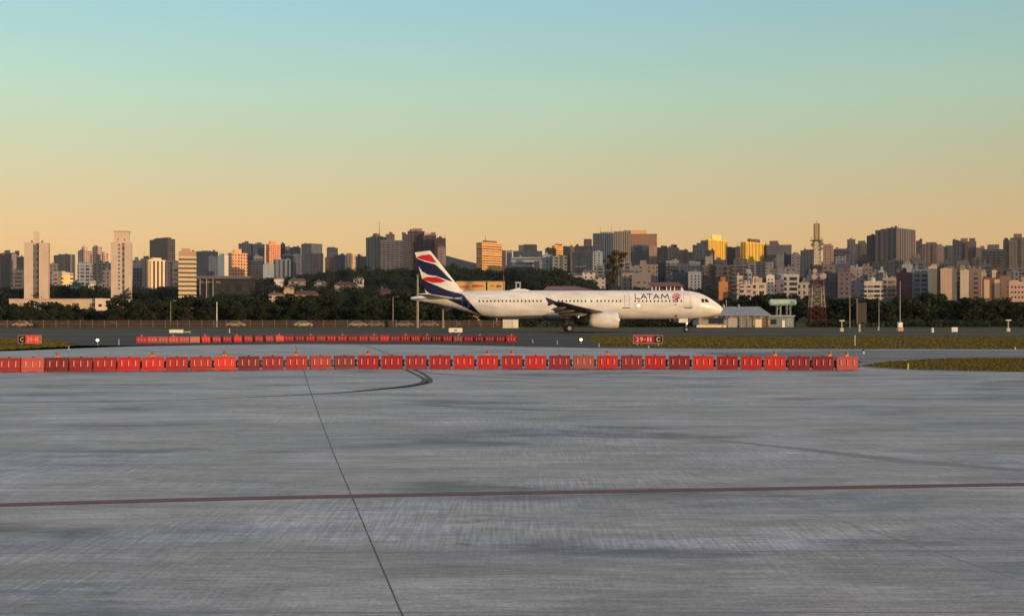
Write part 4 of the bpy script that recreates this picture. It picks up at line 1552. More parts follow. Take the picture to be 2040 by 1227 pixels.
def bld(label, x0, x1, yt, D, c, xm=None, roof=(), st='grid', name='apartment_block', cat='building', roofc=None, wins=None, depth=None, ant=(), group='buildings of the city on the hill', mat=None, flat=None):
    """x0..x1 and yt in photo pixels fix the size at its real distance D; xm: corner between two visible faces"""
    if xm is None and D > 880:                    # frontal blocks darkened and blued: cool city shade painted into the colour
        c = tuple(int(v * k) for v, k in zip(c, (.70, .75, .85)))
    s = F / D
    X0, X1 = (x0 - CX) / s, (x1 - CX) / s
    Xc = (X0 + X1) / 2
    zb = min(terr(X0, D), terr(X1, D), terr(Xc, D + 15)) - 2.5
    H = CH + (HY - yt) / s - zb
    styles = {'grid': dict(bay=4.2, fl=3.1, ux=(.2, .72), uz=(.28, .8)), 'band': dict(bay=500., fl=3.3, ux=(-1., 2.), uz=(.42, .86)), 'vert': dict(bay=5.2, fl=500., ux=(.35, .8), uz=(-1., 2.)),
              'balc': dict(bay=5.6, fl=3.1, ux=(.12, .85), uz=(.35, .95)), 'sparse': dict(bay=7.0, fl=3.2, ux=(.4, .62), uz=(.35, .75)), 'blank': dict(bay=400., fl=400., ux=(2., 3.), uz=(2., 3.)),
              'glass': dict(bay=2.6, fl=3.4, ux=(.08, .94), uz=(.16, .94)), 'bigband': dict(bay=500., fl=5.0, ux=(-1., 2.), uz=(.4, .9))}
    kw = dict(styles[st])
    hsh = random.Random(label)
    if st in ('grid', 'sparse', 'balc'):
        kw['bay'] *= hsh.choice((.72, .85, 1.0, 1.2))
        kw['fl'] *= hsh.choice((.95, 1.0, 1.1, 1.25))
        a_, b_ = kw['ux']
        kw['ux'] = (round(a_ + hsh.choice((-.08, 0, .06)), 2), round(b_ + hsh.choice((-.06, 0, .08)), 2))
    if st == 'vert':
        kw['bay'] *= hsh.choice((.6, .8, 1.0, 1.3))
    if st == 'glass':
        kw['wc'] = tuple(int(v * .72) for v in c)
    elif sum(c) < 260:
        kw['wc'] = (24, 27, 36)
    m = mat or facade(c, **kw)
    rc = plain('roof_%d_%d_%d' % (roofc or c), (roofc or c), 0.8)
    if xm is None:
        d = depth or max(9.0, min(16.0, (X1 - X0) * .8))
        r_z = -math.atan2(Xc, D) * .88            # streets here fan out, fronts look down to the airfield
        t = thing(name, label, cat, (Xc, D, zb), r_z, group)
        toX = lambda px: ((px - CX) / F * D - Xc) / (math.cos(r_z) - (px - CX) / F * math.sin(r_z))
        bx0, bx1, by0, by1 = toX(x0), toX(x1), 0.0, d
    else:
        Xm = (xm - CX) / s
        t0, t1 = (x0 - CX) / F, (x1 - CX) / F
        a_ = (Xm - t0 * D) / (math.cos(THETA) + t0 * math.sin(THETA))
        b_ = (t1 * D - Xm) / (math.sin(THETA) - t1 * math.cos(THETA))
        t = thing(name, label, cat, (Xm, D, zb), -THETA, group)
        bx0, bx1, by0, by1 = -a_, 0.0, 0.0, b_
    mb = MB()
    mb.box(bx0, bx1, by0, by1, 0, H)
    if st == 'balc':
        nb = max(2, int((bx1 - bx0) / 5.6))
        for q in range(nb):
            xa_ = bx0 + (bx1 - bx0) * (q + .22) / nb
            xb_ = bx0 + (bx1 - bx0) * (q + .78) / nb
            z_ = H - 3.1
            while z_ > 3:
                mb.box(xa_, xb_, by0 - 1.0, by0 - .003, z_, z_ + 1.0)
                z_ -= 3.1
    mb.build('wall', m, t)
    # parapet rim, 3 cm proud
    pz = 0.9
    mb = MB()
    e = 0.06
    mb.box(bx0 - e, bx1 + e, by0 - e, by0 + .3, H - .25, H + pz)
    mb.box(bx0 - e, bx1 + e, by1 - .3, by1 + e, H - .25, H + pz)
    mb.box(bx0 - e, bx0 + .3, by0 + .3, by1 - .3, H - .25, H + pz)
    mb.box(bx1 - .3, bx1 + e, by0 + .3, by1 - .3, H - .25, H + pz)
    mb.build('parapet', rc, t)
    w_, d_ = bx1 - bx0, by1 - by0
    for r_ in roof:
        xa, xb, y = r_[:3]
        hh = (yt - y) / s
        if xm is None:
            ra, rb_ = toX(xa), toX(xb)
            mb = MB().box(ra, rb_, by0 + d_ * .15, by1 - d_ * .2, H + .01, H + hh)
        else:
            fa, fb = (xa - x0) / (x1 - x0), (xb - x0) / (x1 - x0)
            mb = MB().box(bx0 + w_ * (fa * .9 + .05), bx0 + w_ * (fb * .9 + .05), by0 + d_ * .25, by1 - d_ * .25, H + .01, H + hh)
        mb.build('roof_house', plain('roofhouse_%d_%d_%d' % (r_[3] if len(r_) > 3 else (roofc or c)), (r_[3] if len(r_) > 3 else (roofc or c)), 0.8), t)
    for (px, y) in ant:
        xx = toX(px) if xm is None else bx0 + w_ * ((px - x0) / (x1 - x0))
        MB().tube([(xx, by0 + d_ * .4, H), (xx, by0 + d_ * .4, H + (yt - y) / s)], [.35, .18], 6).build('antenna', M_dark, t)
    # tanks, lift heads and vents on the roof; a stair core in another tone on wide fronts
    lt = hsh.choice((.7, .85, 1.0))
    for q in range(hsh.choice((1, 2, 2, 3))):
        cx_, cy_ = hsh.uniform(bx0 + w_ * .12, bx1 - w_ * .12), by0 + d_ * hsh.uniform(.15, .3)
        ww_, hh_ = hsh.uniform(.8, 2.2), hsh.uniform(1.6, 4.2)
        if hsh.random() < .3:
            MB().lathe([(ww_ * .8, H), (ww_ * .8, H + hh_ * .7), (ww_ * .3, H + hh_ * .85)], 12, 'z', (cx_, cy_, 0)).build('roof_tank', plain('tank_%d_%d_%d' % c, tuple(int(v * .9) for v in c), .7), t)
        else:
            MB().box(cx_ - ww_, cx_ + ww_, cy_ - 1.2, cy_ + 1.2, H + .015, H + hh_).build('lift_head', plain('lift_%d_%d_%d_' % c + str(lt), tuple(int(v * lt) for v in c), .8), t)
    if hsh.random() < .3:
        cx_ = hsh.uniform(bx0 + w_ * .2, bx1 - w_ * .2)
        MB().tube([(cx_, by0 + d_ * .35, H), (cx_, by0 + d_ * .35, H + hsh.uniform(5, 11))], [.22, .1], 5).build('roof_aerial', M_dark, t)
    if st in ('grid', 'sparse') and w_ > 14 and wins is None:
        cx_ = bx0 + w_ * hsh.choice((.2, .35, .5, .65, .8))
        tone = hsh.choice((.62, .75, 1.18))
        MB().box(cx_ - 1.3, cx_ + 1.3, by0 - .45, by0 - .003, 0, H + hsh.choice((-.3, 1.8))).build('stair_core', facade(tuple(min(255, int(v * tone)) for v in c), 400., 3.1, (-1., 2.), (.55, .8), (40, 42, 50)), t)
    if wins:
        # each window of the front is a pane in a thin frame
        (cols, ya, yb_, nr, ww, wh) = wins[:6]
        me = None
        for px in cols:
            for k in range(nr):
                yy = ya + (yb_ - ya) * k / max(1, nr - 1)
                zz = CH + (HY - yy) / s - zb
                if me is None:
                    o = MB().box(-ww / 2 / s, ww / 2 / s, -0.05, -0.003, -wh / 2 / s, wh / 2 / s).build('window', wins[6] if len(wins) > 6 else M_glass, t)
                    me = o.data
                else:
                    o = bpy.data.objects.new('window', me)
                    COL.objects.link(o)
                    o.parent = t
                o.location = (toX(px), 0, zz)
    BLD.append(t)
    return t


DK, BL, GY = (48, 48, 58), (62, 78, 98), (106, 102, 102)
WH, CR, PK, OR, BR = (214, 208, 202), (206, 190, 164), (196, 168, 158), (212, 160, 116), (128, 104, 96)
GOLD = (255, 232, 120)

# --- left part: white twin-slab tower, built with its recess and core
D = 640
s = F / D
X = lambda px: (px - CX) / s
Z = lambda py: CH + (HY - py) / s
zb = terr(X(73), D) - 2
tw = thing('apartment_tower', 'white twin-slab tower with dark central recess and chimney-like core', 'building', (X(73), D, zb), math.atan2(-X(73), D) * .9, 'buildings of the city on the hill')
M_tw = plain('tower_white', (184, 168, 156), 0.75, var=0.12, scale=0.15)
tw.scale.x = math.cos(math.atan2(X(73), D))
MB().box(X(48) - X(73), X(66) - X(73), 0, 13, 0, Z(483) - zb).build('slab', M_tw, tw)
MB().box(X(77.5) - X(73), X(96.5) - X(73), 0, 13, 0, Z(483) - zb).build('slab', M_tw, tw)
MB().box(X(66) - X(73), X(77.5) - X(73), 1.2, 12, 0, Z(487) - zb).build('recess_wall', facade((104, 100, 98), 2.2, 3.0, (.2, .7), (.3, .8), (54, 54, 60)), tw)
MB().box(X(66.5) - X(73), X(77) - X(73), 3.2, 8, Z(487) - zb, Z(460.5) - zb).build('core', plain('tower_core', (196, 178, 160), 0.8), tw)
for (a_, b_, y) in ((61, 64, 478), (81.5, 85, 478)):
    MB().box(X(a_) - X(73), X(b_) - X(73), 5, 7, Z(483) - zb + .002, Z(y) - zb).build('roof_vent', plain('vent_brown', (96, 76, 66)), tw)
MB().box(X(96.5) - X(73) , X(98.4) - X(73), 3, 12, 0, Z(484) - zb).build('shaded_edge', plain('edge_shade_beige', (168, 140, 116)), tw)  # thin shaded right edge of the tower, painted as a darker beige strip

# white tower with window columns
D = 660
s = F / D
zb = terr(X(242), D) - 2
tw = thing('apartment_tower', 'white tower with one column of small windows and a narrower crown', 'building', (X(242), D, zb), math.atan2(-X(242), D) * .9, 'buildings of the city on the hill')
o0 = X(242)
tw.scale.x = math.cos(math.atan2(X(242), D))
MB().box(X(221) - o0, X(262.5) - o0, 0, 12, 0, Z(483) - zb).build('wall', M_tw, tw)
MB().box(X(227) - o0, X(258) - o0, 1.5, 10, Z(483) - zb, Z(461.5) - zb).build('crown', plain('tower_crown', (196, 176, 156), 0.8), tw)
MB().box(X(226) - o0, X(259) - o0, 1.2, 10.3, Z(461.5) - zb, Z(460) - zb).build('cornice', plain('tower_cornice', (150, 128, 112)), tw)
MB().box(X(243.5) - o0, X(248) - o0, -0.06, -0.004, Z(584) - zb, Z(484.5) - zb).build('window_strip', facade((120, 112, 110), 10., 3.0, (-1., 2.), (.3, .8), (52, 52, 60)), tw)
me = None
for k in range(12):
    yy = 488 + 7.9 * k
    if me is None:
        o = MB().box(-2 / s, 2 / s, -0.06, -0.003, -2 / s, 2 / s).build('window', plain('tower_window', (92, 82, 80), .4), tw)
        me = o.data
    else:
        o = bpy.data.objects.new('window', me)
        COL.objects.link(o)
        o.parent = tw
    o.location = (X(237.3) - o0, 0, Z(yy) - zb)
for px in (235, 248):
    MB().box(X(px - 1) - o0, X(px + 1) - o0, 1.44, 1.497, Z(479) - zb, Z(475.5) - zb).build('vent_opening', M_dark, tw)

# striped tower
D = 560
s = F / D
zb = terr(X(373), D) - 2
tw = thing('office_tower', 'tower of broad cream bands and dark window bands with pink top', 'building', (X(373), D, zb), math.atan2(-X(373), D) * .9, 'buildings of the city on the hill')
o0 = X(373)
tw.scale.x = math.cos(math.atan2(X(373), D))
MB().box(X(356) - o0, X(390) - o0, 0.4, 11, 0, Z(509.5) - zb).build('wall', plain('stripe_dark', (88, 74, 66), .6), tw)
for k in range(10):
    ya = 510 + 8.85 * k
    MB().box(X(355.3) - o0, X(390.8) - o0, 0.0, 11.3, Z(ya + 5.2) - zb, Z(ya) - zb).build('spandrel', plain('stripe_cream', (200, 182, 148), .75, var=.1, scale=.4), tw)
MB().box(X(356) - o0, X(390) - o0, 0.6, 10, Z(509.5) - zb, Z(500.5) - zb).build('attic', plain('attic_pink', (176, 140, 124)), tw)
MB().box(X(361) - o0, X(378) - o0, 2, 8, Z(500.5) - zb, Z(494.5) - zb).build('roof_house', plain('attic_pink', (176, 140, 124)), tw)
MB().box(X(382) - o0, X(386.5) - o0, 2, 5, Z(500.5) - zb, Z(497.5) - zb).build('roof_house', plain('attic_dark', (120, 96, 90)), tw)

# skyline, left to right
bld('dark bluish slab cut by the left picture edge', -14, 6, 506, 1500, DK, st='vert')
bld('brown-grey tower beside the dark slab at the left edge', 4, 23, 505, 1450, (140, 120, 112), st='vert', roof=((6, 20, 503),))
bld('pale narrow tower with dark rooftop box left of the white twin-slab tower', 23, 34, 509, 1430, PK, st='sparse', roof=((29.5, 38, 499.5, DK),))
bld('dark narrow tower touching the white twin-slab tower on its left', 33, 47, 513, 1400, DK, st='grid')
bld('grey tower with a pink right flank, right of the white twin-slab tower', 107, 150, 508, 1500, (112, 106, 112), xm=140, st='vert', roof=((114, 138, 505.5),))
bld('pinkish tower topped by a pointed spire', 155, 183, 500, 1900, PK, xm=167, st='grid', roof=((164, 174, 491),), ant=((169.5, 484),))
bld('stepped pink tower left of the white tower with one window column', 184, 204, 492, 1900, PK, xm=195, st='grid', roof=((191, 199, 488.5),))
bld('low pink wing on the right of the stepped pink tower', 203, 216, 504, 1880, PK, xm=206, st='grid')
bld('white low flats below the tower with a spire', 154, 184, 528, 1200, WH, st='balc', roof=((160, 172, 525.5),))
bld('dark teal flats below the stepped pink tower', 187, 221, 525, 1210, (84, 96, 108), st='grid', roof=((193, 205, 522),))
bld('sunlit cream house in the dark trees below the grey pink-flanked tower', 118, 146, 546, 950, (238, 206, 150), xm=123, st='sparse', roof=((124, 138, 542),), roofc=(196, 176, 160), name='house')
bld('small white house left of the sunlit cream house', 104, 117, 545, 990, PK, st='sparse', name='house')
bld('green-roofed shed in the trees between the two white towers', 131, 157, 574, 700, (120, 148, 146), st='bigband', name='shed')
bld('tiny white house right of the green-roofed shed', 176, 187, 569, 720, WH, st='sparse', name='house')
bld('small grey flats right of the white tower with one window column', 264, 283, 520, 1300, (118, 116, 122), st='grid', roof=((268, 276, 517),))
bld('dark grey flats left of the sunlit white low flats', 280, 296, 517, 1320, (92, 92, 98), st='grid')
bld('dark many-storeyed office block with a set-back top floor', 298, 349, 477, 1900, (86, 82, 86), xm=334, st='band', roof=((306, 346, 472.5, (80, 74, 70)),), name='office_block')
bld('sunlit white low flats with three bright bays before the dark office block', 292, 330, 519, 1150, (236, 208, 172), xm=296, st='vert', roof=((293, 302, 515), (318, 330, 513)))
bld('grey small-windowed flats between sunlit low flats and striped tower', 327, 356, 521, 1250, (126, 118, 118), st='grid')
bld('long blue slab block right of the striped tower', 391, 434, 502, 2000, BL, st='glass', roof=((402, 420, 499.5),))
bld('grey-blue block in front of the long blue slab', 415, 434, 513, 1700, (126, 132, 142), st='grid')
bld('white narrow tower with a grey flank, left one of a pale pair', 434, 455, 510, 1500, WH, xm=447, st='blank', roof=((440, 452, 505, PK),))
bld('orange sunlit block with a white left face, right one of a pale pair', 454, 493, 505, 1520, (226, 172, 130), xm=462, st='grid', roof=((466, 472, 495),))
bld('dark teal tower behind the orange sunlit block', 475, 503, 486, 2300, (88, 102, 114), st='vert', roof=((487, 495, 480.5),))
bld('dark teal tower with a domed top, right of the other teal tower', 503, 527, 487, 2300, (84, 98, 112), st='glass', roof=((511, 521, 483),))
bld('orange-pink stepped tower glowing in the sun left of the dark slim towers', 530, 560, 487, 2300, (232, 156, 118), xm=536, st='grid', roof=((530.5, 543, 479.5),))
bld('slim dark tower right of the orange-pink stepped tower', 559, 568, 487, 2250, DK, st='grid')
bld('slim violet-grey tower right of the slim dark tower', 568, 577, 492, 2240, (140, 126, 130), st='grid')
bld('grey-green tower left of the blue tower with a gold flank', 577, 599, 494, 2200, (116, 116, 122), st='grid', roof=((583, 592, 491),))
bld('deep blue tower with a gold sunlit flank', 600, 642, 486, 2150, (104, 112, 126), xm=620, st='glass', roof=((602, 616, 484.5),), name='office_tower')
bld('dark low block at the foot of the blue gold-flanked tower', 619, 644, 506, 2000, (70, 72, 82), st='grid')
bld('violet rounded-top tower right of the blue gold-flanked tower', 651, 673, 495, 2250, (112, 104, 118), st='band', roof=((655, 668, 492),))
bld('small orange sunlit block at the foot of the violet tower', 647, 663, 515, 1800, (216, 158, 122), xm=650, st='grid')
bld('grey-blue flats right of the small orange block', 664, 692, 510, 1800, (118, 122, 130), st='grid', roof=((670, 682, 507),))
bld('white flats with a gold right flank below the distant hill', 689, 713, 506, 1850, (226, 196, 150), xm=701, st='balc', roof=((683, 694, 504),))
bld('white domed hall among the hillside trees below the orange-pink stepped tower', 524, 546, 528, 1400, WH, st='blank', name='hall', roof=((527, 541, 525),))
bld('white and teal flats below the slim dark towers', 544, 579, 518, 1450, (152, 158, 160), st='vert', roof=((550, 560, 514, PK),))
bld('dark low flats left of the domed hall', 492, 526, 520, 1600, (76, 82, 92), st='grid')
# middle towers
bld('dark tower with white piers and brown attic, tall antenna on its roof', 729, 770, 473, 1700, (104, 104, 112), xm=757, st='vert', roof=((745, 757, 464, (150, 112, 98)), (734, 766, 470, (104, 70, 66))), ant=((761, 440),), name='office_tower')
bld('brown roof box block behind the balcony-fronted block', 768, 786, 468, 1760, (140, 110, 102), st='grid')
bld('balcony-fronted grey block with white piers right of the antenna tower', 758, 803, 480, 1600, (134, 130, 130), st='balc', roof=((764, 774, 478),))
bld('dark violet wing on the left of the clustered brick towers', 801, 815, 468, 1640, (108, 98, 108), st='grid', roof=((802, 811, 466.5),))
bld('tallest dark brick tower of the cluster above the plane tail', 812, 846, 462, 1660, (98, 82, 86), st='grid', roof=((821, 841, 455, (140, 112, 102)),))
bld('brick tower with pink upper box right of the tallest in the cluster', 843, 869, 470, 1650, (104, 82, 84), st='grid', roof=((845, 857, 464, (196, 150, 138)), (858, 868, 463, (120, 92, 88))))
bld('brown tower with a thin roof pole at the right of the cluster', 866, 888, 476, 1630, (98, 70, 74), st='grid', ant=((885, 466),))
bld('pink slab standing before the brown tower with a thin pole', 872, 888.5, 494, 1560, (176, 146, 132), st='sparse')
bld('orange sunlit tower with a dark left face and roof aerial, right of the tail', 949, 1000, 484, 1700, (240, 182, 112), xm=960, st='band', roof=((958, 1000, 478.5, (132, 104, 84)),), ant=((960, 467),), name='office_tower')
bld('slim brown tower right of the orange sunlit tower', 999, 1008, 500, 1800, (130, 104, 104), st='grid')
bld('thin pink tower left of the dark stepped block', 1009, 1020, 500, 2200, PK, st='grid')
bld('dark blue-green stepped block above the long white hospital', 1022, 1080, 501, 1900, (84, 94, 106), st='grid', roof=((1033, 1070, 488, (80, 84, 96)), (1043, 1069, 486.5, (104, 96, 104))))
bld('long white hospital with strip windows behind the plane roof', 1018, 1078, 514, 1350, (206, 204, 196), st='bigband', name='hospital')
bld('pinkish block at the right end of the white hospital', 1064, 1082, 520, 1330, PK, st='sparse')
bld('tall white plain block right of the hospital', 1080, 1101, 509, 1300, (198, 194, 188), st='sparse')
bld('beige-green small-windowed block beside the tall white plain block', 1100, 1130, 512, 1290, (176, 172, 154), st='grid')
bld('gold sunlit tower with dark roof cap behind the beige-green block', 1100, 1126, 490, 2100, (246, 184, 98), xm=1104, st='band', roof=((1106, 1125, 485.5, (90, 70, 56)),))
bld('dark stepped block left of the gold capped tower', 1086, 1108, 496, 2000, DK, st='grid', roof=((1089, 1096, 492.5),))
bld('dark narrow tower right of the gold capped tower', 1122, 1136, 492, 2000, DK, st='grid')
bld('narrow gold sliver tower left of the dark purple block', 1135, 1147, 492, 2300, (240, 178, 120), xm=1136, st='grid')
bld('dark purple block with an upper box left of the twin-masted blue tower', 1145, 1182, 491, 2000, (82, 70, 82), st='grid', roof=((1163, 1179, 476, (78, 68, 80)),))
bld('dark teal flats below the dark purple block', 1140, 1183, 503, 1600, (70, 86, 94), st='grid', roof=((1170, 1180, 500),))
bld('blue-grey tower carrying two thin roof masts', 1181, 1222, 466, 2100, (98, 112, 126), st='vert', roof=((1195, 1220, 462, (112, 124, 134)),), ant=((1196, 452), (1219, 452)), name='office_tower')
bld('beige vertically striped tower between twin-masted and broad orange towers', 1222, 1253, 462, 2150, (198, 172, 142), st='vert')
bld('broad pale orange tower with a raised middle, highest in the row', 1250, 1309, 467, 2200, (226, 166, 120), st='grid', roof=((1258, 1288, 458.5, (226, 170, 130)), (1243, 1257, 459, (112, 96, 92))))
bld('blue glass tower before the broad orange tower, left of two', 1256, 1278, 492, 1900, (96, 108, 126), st='glass', roof=((1268, 1277, 487),))
bld('blue-grey tower before the broad orange tower, right of two', 1278, 1293, 490, 1890, (92, 100, 116), st='glass')
bld('white mid-rise block below the twin-masted tower', 1181, 1201, 503, 1500, WH, st='grid', roof=((1186, 1194, 500),))
bld('orange-lit narrow block right of the two blue towers', 1292, 1309, 491, 1950, (224, 176, 130), st='sparse')
bld('brown-pink tower right of the broad orange tower', 1309, 1330, 494, 1900, (150, 118, 112), st='vert', roof=((1317, 1329, 489.5),))
bld('grey tower with pink right flank and dark roof box', 1329, 1353, 494, 1880, (146, 120, 114), xm=1340, st='grid', roof=((1338, 1352, 487, (84, 62, 62)),))
bld('pink block right of the grey pink-flanked tower', 1352, 1371, 499, 1850, (198, 150, 134), st='grid')
bld('low pinkish block left of the golden stair-stepped tower', 1370, 1394, 503, 1830, (192, 158, 146), st='grid')
bld('dark blue stepped block leaning against the golden tower', 1380, 1411, 489, 1800, (84, 88, 104), st='grid', roof=((1390, 1410, 484), (1396, 1410, 479)))
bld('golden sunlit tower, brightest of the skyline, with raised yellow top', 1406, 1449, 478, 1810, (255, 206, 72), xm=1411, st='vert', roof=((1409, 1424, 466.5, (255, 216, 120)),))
bld('dark violet low tower at the foot of the golden tower', 1403, 1424, 500, 1700, (92, 76, 88), st='grid')
bld('dark blue tower between the two golden towers', 1449, 1468, 494, 1850, (82, 86, 102), st='grid')
bld('thin pink-lit tower left of the second golden tower', 1465, 1476, 493, 1840, (206, 164, 150), st='sparse')
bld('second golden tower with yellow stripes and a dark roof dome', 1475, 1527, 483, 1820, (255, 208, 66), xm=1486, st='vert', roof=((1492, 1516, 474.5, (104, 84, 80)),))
bld('violet-grey broad block right of the second golden tower', 1527, 1577, 489, 1850, (132, 116, 122), st='grid', roof=((1533, 1550, 479.5, (104, 80, 78)), (1562, 1576, 491)))
# middle band, right
bld('beige block with lighter roof box behind the plane lettering', 1275, 1311, 529, 1050, (188, 158, 132), st='sparse', roof=((1275, 1288, 518.5),), wins=((1302, 1308), 534, 562, 4, 2.2, 2.6))
bld('low beige-pink block directly above the plane lettering', 1259, 1297, 549, 900, (178, 158, 138), st='blank', wins=((1272, 1284), 563, 574, 2, 5, 3))
bld('white curved-front flats left of the brown long apartments', 1327, 1353, 521, 1400, (196, 184, 168), st='balc')
bld('bluish grey flats above the plane forward roof', 1336, 1372, 545, 1000, (112, 120, 128), st='balc')
bld('white block with a dark window column above the cockpit', 1371, 1397, 544, 920, (204, 198, 194), st='blank', wins=((1378, 1385.5, 1392), 550, 574, 5, 2.8, 3.2))
bld('brown long apartment block above the plane nose', 1398, 1426, 531, 980, (136, 112, 100), st='balc', roof=((1400, 1424, 528.5, WH),))
bld('grey-brown long apartment block in the middle of three', 1425, 1455, 531, 975, (128, 110, 104), st='balc', roof=((1427, 1453, 528.5, CR),))
bld('grey-violet long apartment block, right of three', 1454, 1489, 530, 985, (130, 120, 120), st='balc', roof=((1456, 1486, 527.5),))
bld('small orange-walled house before the brown apartments', 1432, 1450, 564, 820, (190, 128, 76), st='sparse', name='house')
bld('cream roof box tower behind the brown apartments', 1405, 1420, 512.5, 1300, CR, st='sparse')
bld('pale flats with clutter on the hillside left of the lattice mast', 1490, 1498, 544, 950, WH, st='sparse')
bld('pink-white terrace of low houses above the shed roof', 1474, 1500, 569, 760, (190, 172, 164), st='grid')
bld('cream gabled house above the shed roof right of the terrace', 1498, 1527, 566, 780, (204, 182, 168), st='grid', roof=((1500, 1512, 551),))
bld('white corner flats left of the violet flats', 1527, 1543, 551, 800, (214, 204, 196), st='blank', wins=((1531.5, 1538.5), 557, 578, 4, 2.8, 3.2))
bld('violet-grey flats between two white flats', 1542, 1562, 560, 805, (112, 106, 128), st='grid')
bld('pink-white twin box block above the violet flats', 1543, 1565, 542, 1000, (212, 184, 170), st='sparse', roof=((1543, 1555, 535.5),))
bld('white and blue flats left of the lattice mast foot', 1562, 1592, 549, 810, (178, 176, 178), st='balc', roof=((1565, 1580, 546, PK),))
bld('low beige house left of the lattice mast', 1590, 1612, 566, 780, (170, 158, 150), st='grid', name='house')
bld('grey-beige slab between the violet block and the mast', 1547, 1562, 509, 1500, (150, 142, 136), st='blank')
bld('navy slab right of the grey-beige slab', 1561, 1577, 509, 1510, (74, 76, 92), st='grid')
bld('beige-grey slab right of the navy slab', 1576, 1594, 508, 1500, (160, 150, 144), st='sparse')
bld('dark grey broad block left of the lattice mast top', 1595, 1622, 500, 1800, (92, 92, 98), st='grid', roof=((1604, 1620, 497),))
bld('orange-beige tower right of the lattice mast', 1640, 1660, 491, 1500, (204, 160, 128), st='sparse', roof=((1640, 1658, 485.5, PK),))
bld('dark block with a pale blue crown band', 1661, 1695, 498, 1500, (92, 92, 104), st='band', roof=((1663, 1693, 494.5, (140, 140, 156)),))
bld('white low hall below the pale blue crowned block', 1664, 1686, 513, 1300, (168, 166, 160), st='grid')
bld('violet-grey tower behind the pale blue crowned block', 1688, 1704, 478, 1900, (136, 118, 124), st='grid')
bld('brown-grey tower left of the dark slab complex', 1703, 1729, 487, 1700, (128, 114, 106), st='grid', roof=((1710, 1724, 479.5, (92, 86, 74)),))
bld('left stepped wing of the dark vertically striped slab complex', 1727, 1748, 471, 1560, (104, 92, 94), st='vert', roof=((1731, 1745, 468.5),))
bld('middle wing of the dark vertically striped slab complex', 1744, 1768, 460, 1550, (96, 90, 96), st='vert', roof=((1755, 1768, 456),))
bld('tallest wing of the dark vertically striped slab complex', 1766, 1824, 455, 1540, (100, 92, 96), xm=1786, st='vert', roof=((1770, 1800, 453.5),))
bld('grey-blue flats right of the lattice mast foot', 1643, 1670, 546, 900, (118, 126, 140), st='balc')
bld('red and white chequered flats behind the brown wall', 1669, 1697, 545, 890, (156, 126, 122), st='grid', roof=((1672, 1694, 541.5, (128, 64, 62)),))
bld('pink house block above the red and white flats', 1694, 1716, 538, 1000, (204, 170, 150), st='sparse', roof=((1697, 1706, 532),))
bld('grey gable flats right of the red and white flats', 1696, 1723, 557, 860, (128, 124, 132), st='sparse')
bld('white balcony flats, left part, before the dark slab complex', 1722, 1760, 563, 800, (212, 202, 190), st='balc')
bld('beige flats standing behind the white balcony flats', 1737, 1760, 545, 950, (176, 154, 138), st='sparse')
bld('cream balcony flats right of the white balcony flats', 1759, 1786, 556, 820, (170, 150, 140), st='balc', roof=((1776, 1785, 550),))
bld('dark red and violet block below the dark slab complex', 1785, 1817, 545, 840, (112, 58, 72), st='sparse', wins=((1799, 1807, 1813), 552, 580, 5, 3, 3))
bld('white roof tank house behind the dark red block', 1797, 1818, 529, 1000, (214, 208, 200), st='blank', roof=((1799, 1817, 526.5),))
bld('grey-blue flats with two white stripes right of the dark red block', 1817, 1851, 539, 830, (108, 122, 138), st='balc', roof=((1822, 1834, 535.5),))
bld('cream windowless tower, left of the three blank slabs', 1850, 1867, 534, 780, (204, 184, 158), st='blank', roof=((1858, 1865, 529),))
bld('brown recessed block between the left and middle blank slabs', 1866, 1875, 539, 800, (98, 74, 64), st='grid')
bld('broad beige windowless slab, middle of the three blank slabs', 1874, 1906, 537.5, 770, (196, 168, 146), st='blank', roof=((1890, 1902, 531), (1880, 1888, 533)))
bld('brown recessed block between the middle and right blank slabs', 1905, 1914, 541, 790, (96, 72, 64), st='grid')
bld('cream windowless slab, right of the three blank slabs', 1913, 1930, 541, 765, (204, 188, 166), st='blank')
bld('grey-brown flats right of the three blank slabs', 1929, 1955, 538, 800, (132, 112, 108), st='sparse', roof=((1938, 1946, 531, (150, 116, 104)),))
bld('pale block behind the grey-brown flats', 1951, 1965, 545, 860, (186, 160, 140), st='blank')
bld('brown flats with two beige piers near the right edge', 1958, 1993, 556, 770, (120, 84, 72), st='blank', wins=((1966, 1986.5), 575, 575, 1, 10, 38, plain('pier_beige', (208, 178, 146))))
bld('brown and cream flats left of the pink flats at the right edge', 1992, 2014, 553, 790, (138, 110, 96), st='sparse', roof=((1999, 2008, 548),))
bld('pink many-windowed flats cut by the right edge', 2010, 2062, 564, 760, (212, 174, 156), st='blank', wins=((2016, 2023, 2030, 2037), 572, 592, 3, 3.2, 4), roof=((2014, 2030, 558),))
